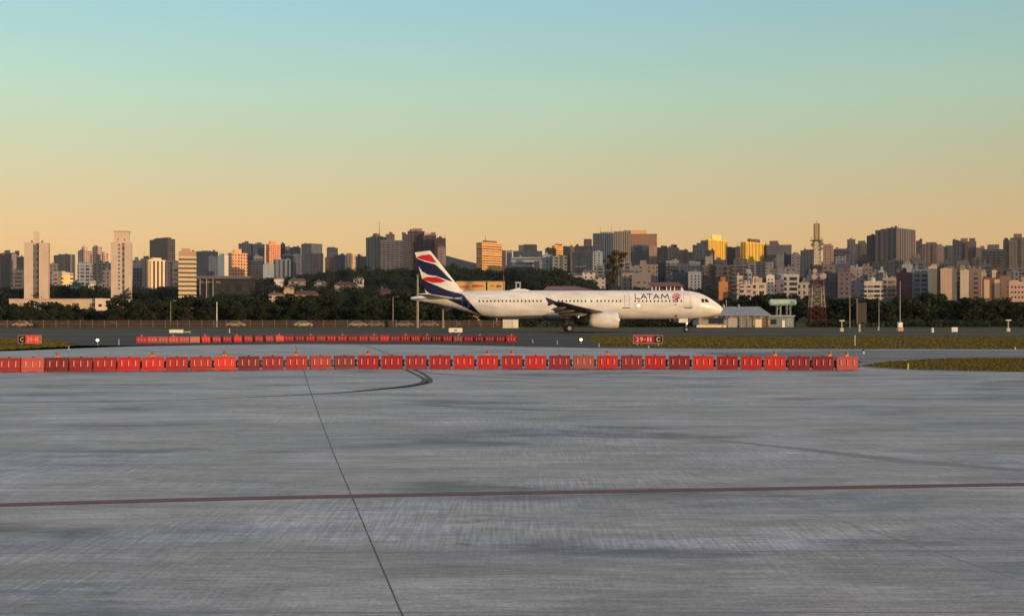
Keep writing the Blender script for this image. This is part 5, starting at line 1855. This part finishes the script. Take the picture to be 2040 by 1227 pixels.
# smaller blocks filling the slope between the rows
for row in (
    ('beige flats above the white and blue flats left of the mast', 1566, 1590, 534, 1150, (168, 152, 138), 'grid'), ('pale narrow flats on the slope under the second golden tower', 1490, 1506, 527, 1400, (172, 156, 140), 'balc'),
    ('dark grey flats under the second golden tower at its right', 1506, 1530, 522, 1450, (92, 92, 98), 'grid'), ('cream box flats left of the grey-beige slab', 1525, 1541, 525, 1420, (186, 170, 150), 'sparse'),
    ('teal flats between the golden tower foot and brown apartments', 1424, 1446, 519, 1450, (96, 106, 112), 'balc'), ('grey flats behind the grey-violet long apartments', 1462, 1488, 517, 1350, (126, 116, 114), 'grid'),
    ('white flats behind the white block with dark window column', 1372, 1396, 523, 1400, (186, 178, 172), 'grid'), ('blue-grey flats below the pink blocks left of golden tower', 1350, 1374, 527, 1380, (98, 106, 116), 'grid'),
    ('dark flats above the plane lettering, left of white curved flats', 1308, 1330, 524, 1420, (84, 82, 88), 'grid'), ('pale flats right of the big olive tree', 1238, 1258, 524, 1250, (178, 168, 156), 'balc'),
    ('small white flats left of the beige block above the lettering', 1256, 1276, 536, 1150, (170, 160, 150), 'grid'), ('grey flats behind the crowded hillside roofs', 1146, 1168, 532, 1250, (134, 128, 126), 'grid'),
    ('pale flats beside the big olive tree on its left', 1184, 1204, 530, 1230, (160, 154, 150), 'balc'), ('beige flats directly right of the lattice mast at mid height', 1642, 1664, 530, 1150, (158, 136, 122), 'grid'),
    ('grey slab above the red and white flats', 1664, 1690, 526, 1180, (124, 118, 122), 'balc'), ('cream flats left of the beige flats behind white balcony flats', 1716, 1738, 533, 1180, (172, 150, 134), 'grid'),
    ('dark teal flats at the foot of the dark slab complex', 1738, 1764, 524, 1250, (74, 84, 92), 'grid'), ('blue-grey flats at the foot of the dark slab complex on its right', 1764, 1800, 520, 1250, (82, 90, 102), 'grid'),
    ('pale small flats left of the blank slabs on the slope', 1820, 1846, 522, 1200, (132, 128, 130), 'balc'), ('grey flats above the broad beige slab', 1872, 1898, 524, 1150, (120, 110, 108), 'grid'),
    ('beige flats above the right blank slab', 1906, 1930, 522, 1160, (156, 134, 118), 'grid'), ('grey-green flats behind the pale block near the right', 1950, 1976, 528, 1120, (118, 116, 110), 'balc'),
    ('brown flats above the brown flats with beige piers', 1976, 2000, 536, 1060, (126, 100, 88), 'grid'), ('pale flats below the domed tower at the right edge', 2008, 2044, 536, 1080, (164, 140, 126), 'balc'),
    ('brown block between grey-brown and pale blocks on the right slope', 1936, 1954, 515, 1350, (120, 98, 92), 'grid'), ('pink block right of the white roof tank house', 1818, 1834, 510, 1400, (164, 136, 126), 'sparse'),
    ('grey flats above the grey-blue flats at the mast foot', 1620, 1642, 540, 980, (130, 124, 124), 'balc'), ('teal-grey slab behind the white low hall', 1682, 1704, 510, 1400, (102, 108, 112), 'grid'),
    ('pale flats between dark office block and striped tower', 343, 357, 531, 1050, (140, 130, 126), 'balc'), ('small pink flats left of the white tower with window column', 205, 222, 541, 1000, (168, 146, 138), 'grid'),
    ('grey flats at the foot of the pale narrow tower', 24, 46, 540, 980, (128, 122, 124), 'balc'), ('pinkish flats right of the white twin-slab tower', 99, 116, 527, 1180, (170, 146, 136), 'grid'),
    ('white flats at the foot of the domed dark tower', 505, 524, 512, 1700, (176, 170, 166), 'grid'), ('blue flats at the foot of the slim dark towers', 562, 584, 508, 1800, (92, 104, 118), 'balc'),
    ('grey flats left of the blue tower with a gold flank', 585, 602, 508, 1780, (132, 130, 132), 'grid'), ('pale flats at the foot of the antenna tower', 709, 730, 512, 1750, (140, 134, 130), 'balc')):
    hh_ = row[3]
    bld(row[0], row[1], row[2], row[3], row[4], row[5], st=row[6], roof=((row[1] + (row[2] - row[1]) * .25, row[1] + (row[2] - row[1]) * .6, row[3] - 2.5),))
# skyline, right end
bld('brown narrow tower right of the dark slab complex', 1825, 1837, 481, 1700, (116, 92, 88), st='grid')
bld('pink-brown broad block right of the brown narrow tower', 1837, 1868, 487, 1800, (156, 120, 108), st='grid', roof=((1845, 1866, 482.5),))
bld('low pink block left of the dark mid tower on the ridge', 1866, 1880, 491, 1850, (188, 152, 136), st='sparse')
bld('grey stepped block on the ridge above the blank slabs', 1879, 1900, 492, 1850, (118, 108, 112), st='grid', roof=((1886, 1898, 489),))
bld('dark bluish tower on the ridge with a flat cap', 1898, 1916, 481, 1850, (92, 90, 102), st='grid', roof=((1900, 1910, 478),))
bld('brown tower with a wide bulging top on the ridge', 1915, 1929, 483, 1900, (150, 112, 96), st='grid', roof=((1914, 1928, 474.5, (140, 100, 84)),))
bld('violet tower with dark cap right of the bulging-topped tower', 1928, 1945, 482, 1880, (140, 118, 122), st='grid', roof=((1931, 1943, 474.5, (96, 82, 88)),))
bld('pink low tower right of the violet capped tower', 1944, 1962, 495, 1870, (176, 142, 132), st='grid', roof=((1953, 1961, 490),))
bld('dark grey-green wide block on the ridge near the right edge', 1956, 2001, 498, 1500, (108, 108, 104), st='balc', roof=((1968, 1991, 487, (98, 94, 92)),))
bld('dark tower left of the domed tower at the right edge', 1999, 2013, 480, 1600, (90, 78, 82), st='grid', roof=((2001, 2008, 474),))
bld('beige tower with a rounded crown cut by the right edge', 2011, 2052, 480, 1550, (168, 136, 116), st='grid', roof=((2013, 2048, 473), (2020, 2036, 465.5)))
# infill on the slope, each piece standing behind a block already placed
INF = [(214, 204, 192), (190, 174, 156), (150, 140, 136), (206, 184, 166), (118, 120, 128), (168, 140, 124), (224, 216, 204)]
INW = ['white', 'beige', 'grey', 'peach', 'slate', 'tan', 'ivory']
irnd = random.Random(5)
for b_ in list(BLD):
    lab = b_['label']
    D = b_.location.y
    px = b_.location.x / D * F + CX
    if not (px > 1000 or px < 330) or not 740 < D < (2050 if px > 1000 else 1480) or len(lab.split()) > 12:
        continue
    kk = irnd.randrange(7)
    w_ = irnd.uniform(9, 19)
    q = px + irnd.choice((-1, 1)) * irnd.uniform(4, 15)
    D2 = D + irnd.uniform(90, 210)
    base_y = HY - (terr((q - CX) / F * D2, D2) - CH) * F / D2
    hgt = irnd.uniform(9, 21 if D < 1480 else 34) * F / D2
    bld(INW[kk] + ' infill flats behind ' + lab, q - w_ / 2, q + w_ / 2, base_y - hgt, D2, INF[kk], st=irnd.choice(('grid', 'grid', 'balc', 'sparse', 'vert')))
# hillside houses, left and centre
RF = (120, 66, 56)
for (lab, a_, b_, y, D, c, rc) in (('white cottage in the trees below the white and teal flats', 546, 561, 556, 760, WH, None), ('cream low houses right of the white cottage in the trees', 575, 605, 560, 760, (150, 138, 126), (92, 78, 72)),
                                   ('cream square house at the left end of the brown tiled roofs', 565, 581, 573, 640, (190, 168, 132), (120, 100, 88)), ('long white garden wall house left of the cream square house', 535, 560, 587.5, 590, (186, 166, 144), (104, 88, 78)),
                                   ('house under broad brown tiled roofs right of the cream square house', 584, 630, 587, 600, (170, 146, 124), (86, 58, 50)), ('red-roofed villa on the wooded slope', 666, 702, 568, 720, (160, 142, 134), (84, 46, 44)),
                                   ('white cottage right of the red-roofed villa', 704, 722, 556, 800, (202, 192, 184), None), ('brown house in dark trees left of the thin pole', 752, 776, 579, 640, (84, 62, 52), (66, 44, 40)),
                                   ('pale house among crowded hillside roofs above the wing', 1139, 1160, 549, 900, (168, 160, 156), (96, 80, 78)), ('white house on the hillside right of the pale crowded houses', 1160, 1186, 543, 930, (186, 180, 178), (104, 92, 92)),
                                   ('small pale house left of the big olive tree', 1186, 1206, 553, 880, (170, 164, 160), (90, 80, 80)), ('dark-roofed house right of the big olive tree', 1240, 1262, 543, 920, (140, 130, 126), (84, 72, 72)),
                                   ('tiny white house left of the red-roofed villa', 626, 646, 563, 740, (176, 168, 160), (88, 74, 70))):
    s = F / D
    X0, X1 = (a_ - CX) / s, (b_ - CX) / s
    zb = terr((X0 + X1) / 2, D) - 3
    H = CH + (HY - y) / s - zb
    t = thing('house', lab, 'house', ((X0 + X1) / 2, D, zb), 0, 'houses on the wooded slope')
    w_ = (X1 - X0) / 2
    MB().box(-w_, w_, 0, 8, 0, H).build('wall', facade(c, 4.2, 3.0, (.3, .7), (.35, .75)), t)
    rr = rc or (150, 140, 134)
    rh = min(2.0, w_ * .4)
    mb = MB()
    mb.add([(-w_ - .5, -.6, H), (w_ + .5, -.6, H), (w_ + .5, 8.6, H), (-w_ - .5, 8.6, H), (-w_ * .75, 4, H + rh), (w_ * .75, 4, H + rh)], [(3, 2, 1, 0), (0, 1, 5, 4), (1, 2, 5), (2, 3, 4, 5), (3, 0, 4)])
    mb.build('roof', plain('tiles_%d_%d_%d' % rr, rr, .8, var=.3, scale=1.2), t)
    MB().box(-w_ * .5, -w_ * .5 + .8, 4.5, 5.3, H + .2, H + rh + .8).build('chimney', plain('chimney_brick', (120, 92, 80)), t)

# long white hall in the trees, left
D = 420
s = F / D
t = thing('long_hall', 'long low white hall half hidden by trees at far left', 'building', (X(113), D, 0))
o0 = X(113)
MB().box(X(18) - o0, X(193) - o0, 0, 12, 0, Z(596) - 0).build('wall', facade((196, 176, 154), 6., 4., (.2, .6), (.5, .8), (130, 100, 90)), t)
MB().box(X(192.5) - o0, X(208) - o0, -1.5, 12, 0, Z(594.5)).build('end_block', plain('hall_end', (222, 204, 184)), t)
MB().box(X(199) - o0, X(206) - o0, -1.56, -1.503, Z(611), Z(606)).build('window', M_glass, t)
MB().box(X(17.5) - o0, X(192.4) - o0, -.3, 12.2, Z(596), Z(595)).build('roof', plain('hall_roof', (186, 168, 150)), t)

# long hangar roof right of striped tower
D = 620
s = F / D
zb = terr(X(448), D) - 2
t = thing('long_hangar', 'long dark hangar with pale thin roof right of the striped tower', 'hangar', (X(448), D, zb))
o0 = X(448)
MB().box(X(397) - o0, X(492) - o0, 2, 20, 0, Z(556) - zb).build('wall', facade((44, 44, 50), 6., 9., (.2, .7), (.3, .7), (50, 50, 58)), t)
mb = MB()
mb.add([(X(391) - o0, 0, Z(555.5) - zb), (X(497) - o0, 0, Z(555.5) - zb), (X(503) - o0, 0, Z(550) - zb), (X(391) - o0, 0, Z(549.5) - zb),
        (X(391) - o0, 22, Z(555.5) - zb), (X(497) - o0, 22, Z(555.5) - zb), (X(503) - o0, 22, Z(550) - zb), (X(391) - o0, 22, Z(549.5) - zb)],
       [(0, 1, 2, 3), (7, 6, 5, 4), (0, 4, 5, 1), (1, 5, 6, 2), (2, 6, 7, 3), (3, 7, 4, 0)])
mb.build('roof', plain('hangar_roof', (96, 96, 100)), t)
for px in (398, 411, 424):
    MB().box(X(px) - o0 - .2, X(px) - o0 + .2, .3, .7, 0, Z(555.6) - zb).build('column', M_grey, t)
for (a_, b_) in ((398, 421), (428, 438)):
    MB().box(X(a_) - o0, X(b_) - o0, 1.8, 1.998, Z(564) - zb, Z(559.5) - zb).build('panel', plain('hangar_panel', (110, 106, 104)), t)

# billboard-like painted wall building behind the plane
D = 360
s = F / D
t = thing('painted_wall_building', 'flat building with cream painted wall behind the plane roof', 'building', (X(957), D, 0))
o0 = X(957)
MB().box(X(909) - o0, X(968) - o0, 0, 8, 0, Z(561.5)).build('wall', plain('wall_cream', (206, 168, 108), .8), t)
MB().box(X(971) - o0, X(1005) - o0, 0, 8, 0, Z(561.5)).build('wall', plain('wall_cream', (206, 168, 108), .8), t)
MB().box(X(968) - o0, X(971) - o0, .3, 8, 0, Z(561)).build('pier', M_dark, t)
for (a_, b_, y0_, y1_, c) in ((916, 936, 568, 575, (196, 104, 52)), (938, 962, 567, 572.5, (170, 84, 48)), (976, 986, 568, 572, (176, 120, 40)), (988, 999, 567.5, 573, (120, 88, 50))):
    mb = MB()
    pts = []
    for k in range(14):
        a2 = 2 * math.pi * k / 14
        rr = 1 + .25 * math.sin(3 * a2 + a_)
        pts.append((X((a_ + b_) / 2) - o0 + (b_ - a_) / 2 / s * math.cos(a2) * rr, Z((y0_ + y1_) / 2) + (y1_ - y0_) / 2 / s * math.sin(a2) * rr))
    mb.prism(pts, -0.03, -0.003)
    mb.build('painted_motif', plain('motif_%d_%d_%d' % c, c), t)
MB().box(X(908) - o0, X(1006) - o0, -.2, 8.2, Z(561.4), Z(560.4)).build('roof', plain('roof_beige', (196, 168, 128)), t)

# white framed gantry, red-roofed station behind plane
D = 340
s = F / D
t = thing('sign_gantry', 'small white square frame above the plane roof', 'frame', (X(1032), D, 0))
o0 = X(1032)
for (a_, b_, y0_, y1_) in ((1027, 1029.5, 640, 561.5), (1035, 1037.5, 640, 561.5)):
    MB().box(X(a_) - o0, X(b_) - o0, 0, .4, 0, Z(y1_)).build('upright', plain('gantry_white', (168, 168, 170)), t)
for (y0_, y1_) in ((564.5, 561.5), (577, 573)):
    MB().box(X(1029.5) - o0, X(1035) - o0, .02, .38, Z(y0_), Z(y1_)).build('crossbar', plain('gantry_white', (168, 168, 170)), t)
D = 380
s = F / D
t = thing('station_hall', 'low hall with reddish pitched roof behind the plane roof', 'building', (X(1132), D, 0))
o0 = X(1132)
MB().box(X(1084) - o0, X(1182) - o0, 0, 14, 0, Z(578)).build('wall', plain('hall_bluish', (112, 116, 134)), t)
mb = MB()
zz0, zz1 = Z(578), Z(569)
xa, xb, xc, xd = X(1082) - o0, X(1184) - o0, X(1092) - o0, X(1150) - o0
mb.add([(xa, -.8, zz0), (xb, -.8, zz0), (xb, 14.8, zz0), (xa, 14.8, zz0), (xc, 7, zz1), (xd, 7, zz1)], [(3, 2, 1, 0), (0, 1, 5, 4), (1, 2, 5), (2, 3, 4, 5), (3, 0, 4)])
mb.build('roof', plain('dull_red_roof', (132, 84, 82), .8, var=.25), t)
D = 420
s = F / D
t = thing('grandstand', 'dark red roofed stand with white posts above the plane forward roof', 'building', (X(1330), D, 0))
o0 = X(1330)
MB().box(X(1297) - o0, X(1360) - o0, 3, 9, 0, Z(574)).build('wall', plain('stand_wall', (92, 72, 72)), t)
mb = MB()
mb.add([(X(1295) - o0, -.5, Z(571)), (X(1362) - o0, -.5, Z(571)), (X(1358) - o0, 9, Z(562)), (X(1297) - o0, 9, Z(562)), (X(1295) - o0, -.5, Z(569.6)), (X(1362) - o0, -.5, Z(569.6)), (X(1358) - o0, 9, Z(560.6)), (X(1297) - o0, 9, Z(560.6))],
       [(3, 2, 1, 0), (4, 5, 6, 7), (0, 1, 5, 4), (1, 2, 6, 5), (2, 3, 7, 6), (3, 0, 4, 7)])
mb.build('roof', plain('stand_red', (112, 46, 44)), t)
for px in (1299, 1307, 1314, 1328, 1336, 1344, 1358):
    MB().box(X(px) - o0 - .15, X(px) - o0 + .15, 0, .3, 0, Z(571)).build('post', M_white, t)
t = thing('garden_wall', 'brown rendered wall among the trees right of the lattice mast', 'wall', ((1718 - CX) / F * 285, 285, 0))
MB().box(-1.0, 1.0, 0, .3, 0, CH + (HY - 603) / F * 285).build('wall', plain('brown_render', (40, 32, 28)), t)
MB().box(-1.35, -1.05, -.1, .4, 0, CH + (HY - 594) / F * 285).build('pier', plain('pier_render', (96, 80, 76)), t)

# ------------------------------------------------------------------ woods on the slopes (uncountable) and tree line
cs, ns, sz = [], [], []


def wood(xa, xb, Da, Db, count, r=(3.5, 6.0), per=13.0, lift=0.0):
    for _ in range(count):
        D = random.uniform(Da, Db)
        px = random.uniform(xa, xb)
        x = (px - CX) / F * D
        z = terr(x, D)
        rr = random.uniform(*r)
        lob = [((x + random.uniform(-.5, .5) * rr, D + random.uniform(-.5, .5) * rr, z + lift + rr * random.uniform(.7, 1.5)), (rr * random.uniform(.55, .9),) * 2 + (rr * random.uniform(.45, .75),)) for _ in range(4)]
        c_, n_ = lobes_cloud(lob, per)
        cs.append(c_)
        ns.append(n_)
        sz.append(rng.uniform(.3, .8, len(c_)) * (D / 900) ** .5)


wood(-40, 270, 640, 960, 130)
wood(260, 560, 640, 1000, 150)
wood(520, 840, 620, 1200, 260)
wood(395, 660, 545, 588, 34, (2.5, 3.6))
wood(385, 520, 560, 604, 44, (3.2, 4.6))
wood(660, 830, 560, 680, 40, (3.0, 4.6))
wood(640, 850, 950, 1150, 70)
wood(840, 1010, 700, 1050, 130)
wood(1000, 1180, 620, 900, 120)
wood(1150, 1420, 650, 1100, 60, (2.5, 4.5))
wood(-40, 760, 1150, 1500, 120, (3.5, 6.5), 9)
wood(1380, 2080, 470, 560, 110, (1.8, 2.8))
wood(1400, 2080, 900, 1400, 90, (3, 5), 5)
wood(1480, 2080, 1100, 1500, 110, (3.5, 6), 5)
wood(1840, 2010, 1150, 1450, 60, (4, 6.5), 5, 6)
wood(1140, 1400, 1400, 1800, 60, (4, 6.5), 4)
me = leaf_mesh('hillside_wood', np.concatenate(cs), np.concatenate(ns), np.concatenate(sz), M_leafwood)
o = bpy.data.objects.new('hillside_wood', me)
COL.objects.link(o)
tag(o, 'dark woods covering the slopes between the airfield and the city', 'woods', kind='stuff')

# individual trees behind the fence
LMR = ['behind the fence below ' + n_ for _, n_ in LMK]
for (px, nm) in LMK:
    for row in range(2):
        D = random.uniform(278, 292) if row == 0 else random.uniform(318, 345)
        q = px + random.uniform(-6, 6) + (18 if row else 0)
        top = (random.uniform(602, 612) if row == 0 else random.uniform(588, 599)) - (4 if px > 700 else 0) + (13 if px < 215 and row else 9 if px < 215 else 0)
        k = random.randrange(6)
        h = CH + (HY - top) / F * D
        sc = h / TREES[k][2] / .98
        lab = ('bushy front-row tree below ' if row == 0 else 'taller back-row tree below ') + nm.replace('the grey tower with a pink flank', 'the pink-flanked grey tower')
        tree(lab, ((q - CX) / F * D, D, 0), k, sc * 1.12, zs=1 / 1.12)
for i, (px, D, top, lab) in enumerate(((850, 300, 612, 'dark tree directly behind the thick pale pole'), (880, 296, 610, 'dark tree behind the plane rear belly'), (910, 300, 606, 'dark tree behind the rear door of the plane'),
                                      (938, 296, 604, 'dark tree behind the plane rear windows'), (968, 300, 604, 'dark tree left of the white container'), (1000, 302, 606, 'dark tree behind the white container'),
                                      (1034, 300, 606, 'dark tree just right of the white container'), (1066, 298, 608, 'dark tree behind the plane wing tip'), (1098, 300, 606, 'dark tree behind the plane wing'), (1130, 302, 604, 'dark tree behind the main wheels'),
                                      (1165, 300, 606, 'dark tree behind the rear of the engine'), (1200, 302, 604, 'dark tree behind the engine cowl'), (1235, 300, 606, 'dark tree behind the engine inlet'), (1270, 298, 606, 'dark tree behind the airline lettering'),
                                      (1305, 300, 606, 'dark tree below the airline lettering end'), (1340, 302, 604, 'dark tree left of the nose wheel'), (1375, 300, 606, 'dark tree right of the nose wheel'),
                                      (1412, 325, 589, 'dark round tree rising over the cockpit'), (1448, 330, 590, 'dark round tree over the plane nose tip'), (1482, 330, 584, 'dark tall tree behind the shed roof middle'), (1514, 328, 582, 'dark tall tree behind the shed roof right end'),
                                      (1548, 326, 583, 'dark tree left of the elevated water tank'), (1583, 330, 582, 'dark tree right behind the elevated water tank'), (1612, 345, 584, 'dark tree just left of the lattice mast'),
                                      (1650, 316, 588, 'dark tree just right of the lattice mast'), (1676, 300, 592, 'brownish tree left of the slim lamp pole'), (1706, 330, 588, 'dark tree behind the brown wall'), (1736, 300, 596, 'dark tree right of the brown wall'),
                                      (1766, 290, 602, 'low dark bush tree left of the striped-foot pole'), (1790, 320, 587, 'dark tree behind the striped-foot pole'), (1822, 300, 590, 'olive tree right of the striped-foot pole'), (1846, 322, 578, 'tall dark tree below the cream windowless tower'),
                                      (1872, 324, 580, 'tall dark tree below the middle blank slab'), (1896, 300, 594, 'broad green tree below the middle blank slab'), (1924, 298, 588, 'broad olive tree below the right blank slab'), (1952, 322, 590, 'dark tree below the grey-brown flats'),
                                      (1978, 300, 594, 'dark tree below the brown flats with beige piers'), (2004, 320, 590, 'dark tree behind the right T-topped instrument'), (2034, 302, 598, 'olive tree cut by the right edge'))):
    k = random.randrange(6)
    h = CH + (HY - top) / F * D
    sc = h / TREES[k][2] / (1.03 if px > 1400 else .98)
    tree(lab, ((px - CX) / F * D, D, 0), k, sc * 1.15, zs=1 / 1.15)

# big olive tree over the plane roof, open crown
D = 300
s = F / D
t = thing('broadleaf_tree', 'tall open-crowned olive tree standing above the plane roof by the blue towers', 'tree', ((1219 - CX) / s, D, 0))
tm = MB()
hh = CH + (HY - 500) / s
tm.tube([(0, 0, 0), (-.1, 0, hh * .45), (.2, .1, hh * .7), (.5, 0, hh * .95)], [.34, .26, .14, .04], 9)
lob = []
for (px, py, r_) in ((1226, 505, 9), (1240, 508, 8), (1247, 506, 5), (1215, 512, 7), (1222, 520, 10), (1236, 518, 7), (1212, 530, 8), (1226, 534, 8), (1205, 520, 4), (1219, 545, 7), (1232, 546, 4), (1212, 552, 6), (1224, 558, 5), (1240, 528, 4)):
    c = ((px - 1219) / s, rng.uniform(-1, 1), CH + (HY - py) / s)
    lob.append((c, (r_ / s, r_ / s, r_ / s * .85)))
    tm.tube([(0, 0, hh * .45), (c[0] * .5, c[1] * .5, (hh * .45 + c[2]) / 2 + .3), c], [.12, .07, .02], 6)
tm.build('trunk', M_bark, t, sm=True)
c_, n_ = lobes_cloud(lob, 190, .4)
o = bpy.data.objects.new('crown', leaf_mesh('crown', c_, n_, rng.uniform(.12, .28, len(c_)), leafmat('olive_leaves', (44, 40, 28), (62, 56, 34), (84, 72, 42))))
COL.objects.link(o)
o.parent = t

# hedge of undergrowth below the trees
cs, ns, sz = [], [], []
for _ in range(560):
    D = random.uniform(276, 300)
    x = (random.uniform(-80, 2120) - CX) / F * D
    r_ = random.uniform(.6, 1.5)
    if 1370 < x / D * F + CX < 1610:
        D += 20
    c_, n_ = lobes_cloud([((x, D, r_ * .6), (r_ * 1.4, r_, r_ * .8))], 45)
    cs.append(c_); ns.append(n_); sz.append(rng.uniform(.12, .3, len(c_)))
o = bpy.data.objects.new('undergrowth', leaf_mesh('undergrowth', np.concatenate(cs), np.concatenate(ns), np.concatenate(sz), M_leaf))
COL.objects.link(o)
tag(o, 'dark undergrowth filling the foot of the tree line', 'undergrowth', kind='stuff')

# grass tufts on the verges
cs, ns, sz = [], [], []
VG = [(1716, 729.5), (1770, 721), (1890, 715), (2040, 714), (2140, 714), (2140, 744.5), (2040, 742), (1810, 737), (1720, 731.6)]
RGN = [(1180, 671), (2140, 669), (2140, 696), (1500, 694.5), (1215, 690), (1176, 680)]
LGN = [(-80, 673), (60, 675), (118, 680), (150, 686), (138, 691), (0, 698), (-80, 701)]
for poly, cnt, hgt in ((VG, 16000, .05), (RGN, 30000, .06), (LGN, 9000, .07)):
    gp = [G(*p) for p in poly]
    xs_, ys_ = [p.x for p in gp], [p.y for p in gp]
    gp2 = [(p.x, p.y) for p in gp]
    got = 0
    while got < cnt:
        x, y = random.uniform(min(xs_), max(xs_)), random.uniform(min(ys_), max(ys_))
        if inpoly(x, y, gp2):
            cs.append((x, y, hgt * random.uniform(.3, .7)))
            ns.append((random.gauss(0, 1), -1.2 + random.gauss(0, .6), random.gauss(0, .5)))
            sz.append(hgt * random.uniform(.5, 1.1))
            got += 1
ns = np.array(ns)
ns /= np.linalg.norm(ns, axis=1)[:, None]
n = N('grass_blades')
info = n.t.nodes.new('ShaderNodeNewGeometry')
M_blade = n.fin(n.ramp(info.outputs['Random Per Island'], [(0.1, lin((70, 70, 33))), (0.5, lin((84, 79, 38))), (0.9, lin((98, 87, 44)))]), .9, spec=.2)
o = bpy.data.objects.new('grass', leaf_mesh('grass', np.array(cs), ns, np.array(sz), M_blade))
COL.objects.link(o)
tag(o, 'dry yellow-green grass tufts on the verges', 'grass', kind='stuff')

# ------------------------------------------------------------------ evening haze
hm = bpy.data.materials.new('haze')
hm.use_nodes = True
ht = hm.node_tree
ht.nodes.clear()
ho = ht.nodes.new('ShaderNodeOutputMaterial')
hv = ht.nodes.new('ShaderNodeVolumePrincipled')
hv.inputs['Color'].default_value = (0.80, 0.84, 0.92, 1)
hv.inputs['Density'].default_value = 0.00003
hv.inputs['Anisotropy'].default_value = 0.2
ht.links.new(hv.outputs[0], ho.inputs['Volume'])
o = MB().box(-7600, 7600, -450, 9300, -3.0, 330).build('haze', hm)
tag(o, kind='stuff')
